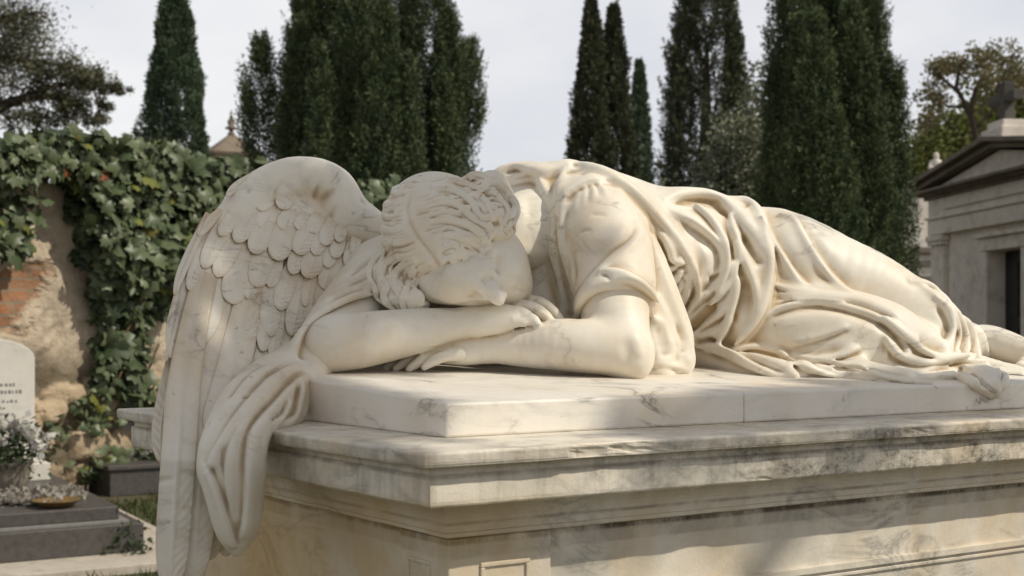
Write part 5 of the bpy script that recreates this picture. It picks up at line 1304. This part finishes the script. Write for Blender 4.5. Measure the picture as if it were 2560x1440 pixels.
def cypress(name, px, d, spires, mat, label, nf, flen, leaf, seed, group='cypresses behind the graves', per=26, inner=.35):
    """spires: (px, py_top, half width px, base z, profile, share)"""
    g = np.random.default_rng(seed); X = (px-CX)/F_PX*d
    root = empty(name, (X, d, 0), label, 'cypress tree', group)
    PP = []; DD = []; TT = []
    for (sx, ty, hw, z0, prof, sh, dy) in spires:
        dd = d+dy; top = EYE-(ty-HY)/F_PX*dd; a = np.array([(sx-CX)/F_PX*dd, dd, z0])
        p, q, ti = frond_points(a, top-z0, hw*dd/F_PX, prof, int(nf*sh), g, flen, per, inner=inner); PP.append(p); DD.append(q); TT.append(ti)
    PP = np.vstack(PP); DD = np.vstack(DD); DD /= np.linalg.norm(DD, axis=1)[:, None]
    co = leaves('crown', PP, leaf, mat, root, seed, droop=DD, aspect=.36)
    at = co.data.attributes.new('tint', 'FLOAT', 'POINT'); at.data.foreach_set('value', np.repeat(np.concatenate(TT), 4).astype(np.float32))
    tb = MB(); H_ = max(3.0, EYE-(spires[0][1]-HY)/F_PX*d)*.7
    tb.tube([(X, d, 0), (X+.02, d, H_*.3), (X-.02, d, H_*.7), (X, d, H_)], [.24, .18, .12, .03], 9); tb.build('trunk', M_BARK, root, True)
    fix_parent(root); return root
# slim clipped cypress far left
cypress('cypress', 436, 30, [(436, -80, 136, .3, cone_prof, 1, 0)], M_CYP2, 'slim smooth cone-shaped cypress behind the ivy wall, left of the chapel roof', 3600, .40, .085, 1, per=34, inner=.6)
# big bushy one behind the head
cypress('cypress', 890, 15, [(815, -330, 140, .3, cyp_prof, .26, .2), (950, -420, 168, .3, cyp_prof, .26, .3), (1062, -260, 118, .4, cyp_prof, .16, 0), (880, -380, 150, .3, cyp_prof, .16, .4), (768, -150, 88, .4, cyp_prof, .10, .1),
    (650, 112, 50, 3.0, cyp_prof, .03, 0), (1168, 118, 42, 3.3, cyp_prof, .025, 0), (960, 20, 120, .5, cone_prof, .08, -.9), (750, 60, 84, .5, cyp_prof, .08, -.2), (1120, 30, 84, .5, cyp_prof, .08, -.2), (890, -60, 130, .4, cyp_prof, .10, -.5), (800, 130, 70, .5, cone_prof, .05, -.9), (1110, 200, 70, .4, cone_prof, .05, -.5), (1020, 160, 80, .3, cone_prof, .06, -.9)],
    M_CYP, 'broad dense many-pointed cypress rising behind the wing and head', 9000, .48, .040, 2, per=44)
# twin spires
cypress('cypress', 1515, 28, [(1478, 2, 92, .3, cone_prof, .5, 0), (1534, 24, 96, .3, cone_prof, .5, .4)], M_CYP3, 'twin-topped cypress standing left of the tiny distant spire', 3400, .42, .085, 3, per=34)
cypress('cypress', 1600, 46, [(1598, 160, 62, .3, cone_prof, 1, 0)], M_CYP2, 'small pale distant cypress spire between two taller cypresses', 1600, .5, .12, 4, per=26, inner=.5)
cypress('cypress', 1768, 22, [(1768, -260, 140, .3, cyp_prof, .8, 0), (1700, 60, 60, .3, cyp_prof, .1, -.3), (1840, 60, 60, .3, cyp_prof, .1, -.3)], M_CYP3, 'tall loose dark cypress with sky showing through, above the sash', 3600, .45, .058, 5, per=38)
cypress('cypress', 2095, 14, [(1985, -300, 92, .2, cyp_prof, .20, 0), (2085, -420, 112, .2, cyp_prof, .24, .2), (2040, -360, 110, .2, cyp_prof, .14, .3), (2130, -330, 100, .2, cyp_prof, .14, .1), (2168, -180, 84, .2, cyp_prof, .16, 0), (2040, 60, 110, .2, cyp_prof, .12, -.7), (2160, 160, 96, .2, cyp_prof, .12, -.6), (2238, 170, 46, .6, cyp_prof, .05, -.2), (1945, 150, 50, .4, cyp_prof, .05, -.1), (2080, 300, 110, .2, cyp_prof, .06, -.9), (2130, 20, 100, .2, cyp_prof, .09, -.5), (2000, 60, 84, .2, cyp_prof, .07, -.4)],
    M_CYP, 'massive dark cypress beside the temple tomb at right', 9000, .48, .039, 6, per=44)
def limb_tree(name, loc, label, cat, limbs, blobs, mat, leaf, seed, group=None, bark=None, aspect=.9, up=.4, dens=1, jit=.28):
    root = empty(name, loc, label, cat, group); tb = MB()
    for pts, r0, r1 in limbs: tb.tube(catmull(np.array(pts), 9), list(np.linspace(r0, r1, 9)), 7)
    tb.build('trunk', bark or M_BARK, root, True); g = np.random.default_rng(seed); P = []
    for c, s, n in blobs: 
        n = int(n*dens); nc = max(3, n//40); cc = np.array(c)+g.normal(size=(nc, 3))*np.array(s)*.62
        P.append(np.repeat(cc, n//nc, 0)+g.normal(size=(nc*(n//nc), 3))*np.array(s).min()*jit)
    leaves('crown', np.vstack(P), leaf, mat, root, seed, up, aspect); fix_parent(root); return root
def c3(a, b, d): return tuple(C3(a, b, d))
M_OLIVE = leaf_mat('olive_foliage', (.16, .175, .115), (.22, .235, .145), (.27, .27, .175), trans=.15)
limb_tree('olive_tree', ((1850-CX)/F_PX*17, 17, 0), 'grey-green bushy olive tree tucked between two dark cypresses', 'tree', [([((1850-CX)/F_PX*17, 17, 0), c3(1845, 700, 17), c3(1860, 520, 17), c3(1850, 400, 17)], .12, .03)],
    [(c3(1870, 350, 17), (.30, .3, .30), 1400), (c3(1830, 430, 17), (.36, .35, .28), 2000), (c3(1880, 470, 17), (.36, .35, .35), 2200), (c3(1790, 480, 17), (.25, .3, .16), 900), (c3(1900, 290, 17.4), (.2, .3, .4), 700), (c3(1850, 560, 17), (.5, .4, .35), 1800)], M_OLIVE, .05, 31, dens=1.6, jit=.35)
M_YEL = leaf_mat('autumn_foliage', (.10, .125, .030), (.165, .185, .045), (.21, .21, .065), trans=.3)
M_YEL2 = leaf_mat('pale_autumn_foliage', (.20, .18, .09), (.27, .24, .12), (.22, .17, .08), trans=.35)
limb_tree('autumn_tree', ((2430-CX)/F_PX*42, 42, 0), 'mass of yellow-green autumn foliage behind the temple tomb', 'tree', [([((2430-CX)/F_PX*42, 42, 0), c3(2430, 600, 42), c3(2430, 400, 42)], .3, .08)],
    [(c3(2340, 390, 42), (.7, .8, .65), 1500), (c3(2420, 370, 42), (.8, .8, .7), 1700), (c3(2500, 330, 43), (.8, .8, .9), 1900), (c3(2330, 480, 41), (.8, .8, .8), 1500), (c3(2570, 260, 43), (.9, .8, .7), 1500), (c3(2450, 480, 42), (1.4, .8, .9), 1800), (c3(2300, 560, 41), (.6, .8, .9), 1000)], M_YEL, .15, 32, dens=2.4, jit=.55)
limb_tree('airy_tree', ((2450-CX)/F_PX*34, 34, 0), 'thin leaning tree with sparse airy leaves above the temple roof', 'tree',
    [([((2450-CX)/F_PX*34, 34, 0), c3(2445, 500, 34), c3(2440, 340, 34), c3(2420, 275, 34), c3(2390, 220, 34)], .13, .05), ([c3(2425, 285, 34), c3(2440, 220, 34), c3(2470, 170, 34)], .08, .02), ([c3(2400, 235, 34), c3(2360, 200, 34), c3(2320, 180, 34)], .06, .015), ([c3(2390, 220, 34), c3(2400, 170, 34), c3(2420, 140, 34)], .06, .015), ([c3(2415, 265, 34), c3(2370, 265, 34), c3(2330, 240, 34)], .05, .012), ([c3(2440, 320, 34), c3(2490, 270, 34), c3(2530, 250, 34)], .06, .015)],
    [(c3(2330, 180, 34), (.35, .4, .22), 330), (c3(2390, 160, 34), (.4, .4, .25), 380), (c3(2450, 160, 34), (.4, .4, .25), 360), (c3(2520, 150, 34), (.5, .4, .3), 420), (c3(2330, 240, 34), (.4, .4, .25), 330), (c3(2500, 230, 34), (.5, .4, .25), 420), (c3(2420, 200, 34), (.5, .4, .25), 260), (c3(2560, 200, 34), (.5, .4, .35), 420), (c3(2320, 300, 34), (.3, .4, .25), 260)], M_YEL2, .085, 33, dens=1.6, jit=.42)
# cedar limb reaching in at the left
M_CED = leaf_mat('cedar_foliage', (.085, .090, .050), (.13, .13, .070), (.17, .155, .09), trans=.12)
cd = 22
limb_tree('cedar', ((-260-CX)/F_PX*cd, cd, 0), 'cedar with long drooping boughs entering the sky at the left edge', 'tree',
    [([((-260-CX)/F_PX*cd, cd, 0), c3(-260, 500, cd), c3(-240, 100, cd), c3(-230, -300, cd)], .5, .2), ([c3(-250, 300, cd), c3(-100, 290, cd), c3(0, 268, cd), c3(70, 240, cd), c3(160, 250, cd), c3(240, 300, cd)], .16, .02),
     ([c3(60, 243, cd), c3(160, 210, cd), c3(260, 215, cd), c3(320, 224, cd)], .06, .01), ([c3(-240, 120, cd), c3(-80, 70, cd), c3(40, 40, cd), c3(110, 30, cd)], .12, .02), ([c3(-240, 0, cd), c3(-100, 130, cd), c3(60, 150, cd), c3(190, 170, cd)], .1, .02)],
    [(c3(-40, 30, cd), (.5, .6, .5), 1500), (c3(60, 60, cd), (.42, .5, .28), 1100), (c3(30, 140, cd), (.6, .6, .26), 1500), (c3(130, 170, cd), (.42, .5, .18), 1000), (c3(200, 190, cd), (.36, .4, .12), 800), (c3(260, 215, cd), (.22, .3, .07), 420), (c3(300, 224, cd), (.12, .2, .035), 180), (c3(120, 225, cd), (.5, .4, .12), 800),
     (c3(190, 255, cd), (.3, .3, .10), 520), (c3(235, 300, cd), (.16, .2, .08), 300), (c3(150, 290, cd), (.36, .3, .14), 520), (c3(60, 300, cd), (.5, .4, .14), 700), (c3(-40, 250, cd), (.5, .4, .3), 900), (c3(-60, 150, cd), (.5, .5, .4), 1100), (c3(255, 260, cd), (.15, .2, .05), 180)], M_CED, .075, 41, aspect=.35, up=-.2, dens=2.0, jit=.55)
# shrubs masking the foot of the far trees
def far_mass(name, px0, px1, d, ytop, mat, leaf, n, seed, label):
    g = np.random.default_rng(seed); x0, x1 = (px0-CX)/F_PX*d, (px1-CX)/F_PX*d; P = []
    for _ in range(n):
        x = g.uniform(x0, x1); t = EYE-(ytop-HY)/F_PX*d+.35*math.sin(x*1.3+seed)+.2*math.sin(x*3.1); P.append((x, d+g.uniform(-1, 1), g.uniform(0, 1)**.7*t))
    o = leaves(name, np.array(P), leaf, mat, None, seed, .4); tag(o, label, 'hedge', kind='stuff'); return o
far_mass('hedge', -700, 4200, 60, 640, M_CYP3, .55, 9000, 51, 'far-off dark evergreen growth closing the cemetery')
# ------------------------------------------------------------------ temple tomb at the right
M_MAU = stone_mat('grey_travertine', (.68, .61, .52), (.78, .71, .62), 2.2, .006, (.20, .175, .145), .85, .5)
M_MAUD = stone_mat('sooty_stone', (.15, .125, .10), (.26, .215, .175), 3, .008, (.05, .042, .036))
M_DOOR = stone_mat('bronze_door', (.018, .018, .017), (.030, .029, .027), 12, .002, (.05, .05, .048), .6, .4)
MO = np.array([.3285*18, 18.0]); MA = np.array([.0867, -.9962]); MN = np.array([-.9962, -.0867])     # along the front towards us; outwards
def mp_(s, o, z): q = MO+MA*s+MN*o; return np.array([q[0], q[1], z])
def mbox(mb, s0, s1, o0, o1, z0, z1): return mb.box(mp_(s0, o0, z0), np.append(MA*(s1-s0), 0), np.append(MN*(o1-o0), 0)*1.0, (0, 0, z1-z0)) if False else mb.box(mp_(s0, o1, z0), np.append(MA*(s1-s0), 0), np.append(-MN*(o1-o0), 0), (0, 0, z1-z0))
MW = 4.2; ZC = EYE+1.80
MR = empty('temple_tomb', tuple(mp_(MW/2, -1.5, 0)), 'grey stone temple tomb with pediment and dark door at the right edge', 'tomb')
b = MB(); s0, s1 = MW/2-.45, MW/2+.45; zt = EYE+.94
mbox(b, 0, s0, -3.5, 0, .1, ZC-.55); mbox(b, s1, MW, -3.5, 0, .1, ZC-.55); mbox(b, s0, s1, -3.5, 0, zt, ZC-.55); mbox(b, s0, s1, -3.5, -.28, .1, zt); b.build('wall', M_MAU, MR)
b = MB(); mbox(b, s0+.005, s1-.005, -.27, -.20, .12, zt-.005); mbox(b, MW/2-.015, MW/2+.015, -.20, -.185, .12, zt-.01)
for k in range(2):
    for j in range(2): mbox(b, s0+.08+k*.45, s0+.37+k*.45, -.20, -.185, .35+j*.85, 1.05+j*.85)
b.build('door', M_DOOR, MR)
b = MB(); mbox(b, s0-.20, s0-.004, .0, .05, .1, zt+.0); mbox(b, s1+.004, s1+.20, .0, .05, .1, zt); mbox(b, s0-.20, s1+.20, 0, .055, zt+.004, zt+.17); mbox(b, s0-.27, s1+.27, 0, .10, zt+.173, zt+.22)
b.build('door_frame', M_MAU, MR, bevel=.01)
for a, c in ((-.02, .40), (MW-.40, MW+.02)):
    b = MB(); mbox(b, a, c, 0, .07, .1, ZC-.70); mbox(b, a-.03, c+.03, 0, .11, ZC-.695, ZC-.64); mbox(b, a-.05, c+.05, 0, .13, ZC-.637, ZC-.56); b.build('pilaster', M_MAU, MR, bevel=.01)
b = MB(); mbox(b, -.06, MW+.06, -3.5, .10, ZC-.548, ZC-.34); mbox(b, -.09, MW+.09, -3.5, .13, ZC-.337, ZC-.30); b.build('architrave', M_MAU, MR, bevel=.008)
b = MB(); mbox(b, -.05, MW+.05, -3.5, .09, ZC-.298, ZC-.06); mbox(b, .55, MW-.55, .09, .12, ZC-.22, ZC-.13); b.build('frieze', M_MAU, MR)
b = MB()
for i_, (o, z0, z1) in enumerate(((.13, -.058, -.012), (.20, -.010, .022), (.30, .024, .062))): mbox(b, -o, MW+o, -3.5, o, ZC+z0, ZC+z1)
b.build('cornice', M_MAUD, MR, bevel=.008)
RISE = .33; z0 = ZC+.065
b = MB(); b.prism([(-.02, 0), (MW+.02, 0), (MW/2, RISE-.03)], mp_(0, .08, z0), np.append(MA, 0), (0, 0, 1), np.append(-MN*.3, 0)); b.build('tympanum', M_MAU, MR)
b = MB()
for th, o, up in ((.07, .22, 0), (.06, .32, .073)):
    for sg in (0, 1):
        a, c = (-.32, MW/2) if sg == 0 else (MW/2, MW+.32); h0, h1 = (0, RISE) if sg == 0 else (RISE, 0)
        b.prism([(a, h0+up), (c, h1+up), (c, h1+up+th), (a, h0+up+th)], mp_(0, o, z0), np.append(MA, 0), (0, 0, 1), np.append(-MN*(3.5+o), 0))
b.build('roof', M_MAUD, MR, bevel=.006)
b = MB(); mbox(b, -.3, MW+.3, -3.6, .5, 0, .098); b.build('step', M_MAU, MR, bevel=.01)
zc = z0+RISE+.13; mid = MW/2
b = MB(); mbox(b, mid-.28, mid+.28, -.2, .2, zc-.12, zc+.10); mbox(b, mid-.21, mid+.21, -.15, .15, zc+.10, zc+.19); 
b.build('acroterion', M_MAU, MR, bevel=.012)
b = MB(); b.prism([(-.10, .19), (.10, .19), (.065, .36), (.06, .43), (.31, .41), (.31, .54), (.06, .52), (.075, .67), (-.075, .67), (-.06, .52), (-.31, .54), (-.31, .41), (-.06, .43), (-.065, .36)], mp_(mid, .07, zc), np.append(MA, 0), (0, 0, 1), np.append(-MN*.14, 0))
b.build('cross', stone_mat('dark_cross_stone', (.07, .064, .058), (.11, .10, .09), 6, .005), MR, bevel=.012)
fix_parent(MR)
# smaller tomb behind it, with a figure
d2 = 26
def q2(px, py, d=d2): return C3(px, py, d)
SB = empty('small_tomb', tuple(np.array([(2330-CX)/F_PX*d2, d2+1, 0])), 'low grey tomb chapel between the cypress and the temple tomb', 'tomb')
x0, x1 = (2262-CX)/F_PX*d2, (2420-CX)/F_PX*d2
b = MB(); b.box((x0, d2, 0), (x1-x0, 0, 0), (0, 2.2, 0), (0, 0, EYE+1.45)); b.build('wall', M_MAU, SB)
b = MB(); b.box((x0-.12, d2-.12, EYE+1.453), (x1-x0+.24, 0, 0), (0, 2.44, 0), (0, 0, .12)); b.box((x0-.06, d2-.06, EYE+1.20), (x1-x0+.12, 0, 0), (0, .058, 0), (0, 0, .10)); b.build('cornice', M_MAUD, SB, bevel=.01)
b = MB(); b.box((x0+.16, d2-.03, .4), (.62, 0, 0), (0, .028, 0), (0, 0, 1.7)); b.build('panel', M_MAUD, SB)
b = MB(); b.box((x0+.05, d2+.15, EYE+1.575), (.42, 0, 0), (0, .3, 0), (0, 0, .18)); b.prism([(0, 0), (.36, 0), (.24, .30), (.12, .36)], (x0+.08, d2+.2, EYE+1.757), (1, 0, 0), (0, 0, 1), (0, .2, 0)); b.build('finial_block', M_WHITE, SB, bevel=.01)
b = MB(); b.box((x0+.52, d2+.8, EYE+1.575), (x1-x0-.52, 0, 0), (0, 1.2, 0), (0, 0, 1.37)); b.box((x0+.46, d2+.74, EYE+2.948), (x1-x0-.40, 0, 0), (0, 1.3, 0), (0, 0, .10)); b.build('upper_stage', M_MAU, SB, bevel=.01)
fix_parent(SB)
dS = d2+1.2
fb = np.array([(2338-CX)/F_PX*dS, dS, EYE+3.06])
FG = Grid(fb+np.array([-.45, -.4, -.02]), fb+np.array([.45, .4, 1.05]), .012)
def fch(pts, k=.05): P = np.array([fb+.62*np.array(p[:3]) for p in pts]); FG.tube(P, .62*np.array([p[3] for p in pts]), k*.6)
fch([(0, 0, .05, .26), (0, 0, .25, .22), (.02, 0, .45, .16), (.03, -.02, .60, .15), (.02, -.04, .70, .07)])
fch([(.02, -.06, .80, .095), (.02, -.05, .86, .09)], .03)
fch([(-.12, 0, .62, .07), (-.20, -.06, .45, .06), (-.10, -.16, .38, .05)]); fch([(.16, 0, .62, .07), (.24, -.05, .45, .06), (.12, -.17, .36, .05)]); fch([(-.18, -.12, .10, .12), (.05, -.18, .22, .10), (.2, -.12, .08, .12)])
fg = link('stone_figure', FG.mesh('stone_figure'), M_MAU, None, True); tag(fg, 'small grey stone figure seated on the tomb roof beside the pediment', 'statue')
# ------------------------------------------------------------------ chapel roof beyond the wall
dC = 55; M_CH = stone_mat('chapel_plaster', (.42, .35, .27), (.50, .43, .34), .8, .02, (.26, .20, .15)); M_TIL = stone_mat('old_roof_tile', (.17, .135, .10), (.24, .19, .14), 2.5, .03, (.09, .08, .06))
cx_ = (578-CX)/F_PX*dC; CHP = empty('chapel', (cx_, dC, 0), 'pale chapel tower with hipped roof and finial between two cypresses', 'chapel')
zE = EYE-(392-HY)/F_PX*dC; zA = EYE-(340-HY)/F_PX*dC; hw = 1.12
def rot(x, y, a=.55): return (cx_+x*math.cos(a)-y*math.sin(a), dC+x*math.sin(a)+y*math.cos(a))
b = MB(); c4 = [rot(sx*hw*.84, sy*hw*.84) for sx, sy in ((-1, -1), (1, -1), (1, 1), (-1, 1))]
b.add([(*p, 0) for p in c4]+[(*p, zE) for p in c4], [(0,3,2,1), (4,5,6,7), (0,1,5,4), (1,2,6,5), (2,3,7,6), (3,0,4,7)]); b.build('wall', M_CH, CHP)
b = MB()
vs = []
for k, z in ((1.0, zE-.06), (1.04, zE+.06), (.97, zE+.10), (.45, zE+.58), (.14, zA)): vs += [(*rot(sx*hw*k, sy*hw*k), z) for sx, sy in ((-1, -1), (1, -1), (1, 1), (-1, 1))]
fs = [(0, 3, 2, 1)]+[(j*4+i, j*4+(i+1) % 4, (j+1)*4+(i+1) % 4, (j+1)*4+i) for j in range(4) for i in range(4)]+[(16, 17, 18, 19)]
b.add(vs, fs); b.build('roof', M_TIL, CHP)
MB().lathe((cx_, dC, zA), [(.16, 0), (.16, .12), (.10, .16), (.09, .26), (.26, .30), (.26, .35), (.12, .42), (.17, .58), (.14, .68), (.06, .74), (.09, .82), (.03, .90), (.02, 1.1)], 14).build('finial', M_TIL, CHP, True)
fix_parent(CHP)
fix_parent(ANGEL)
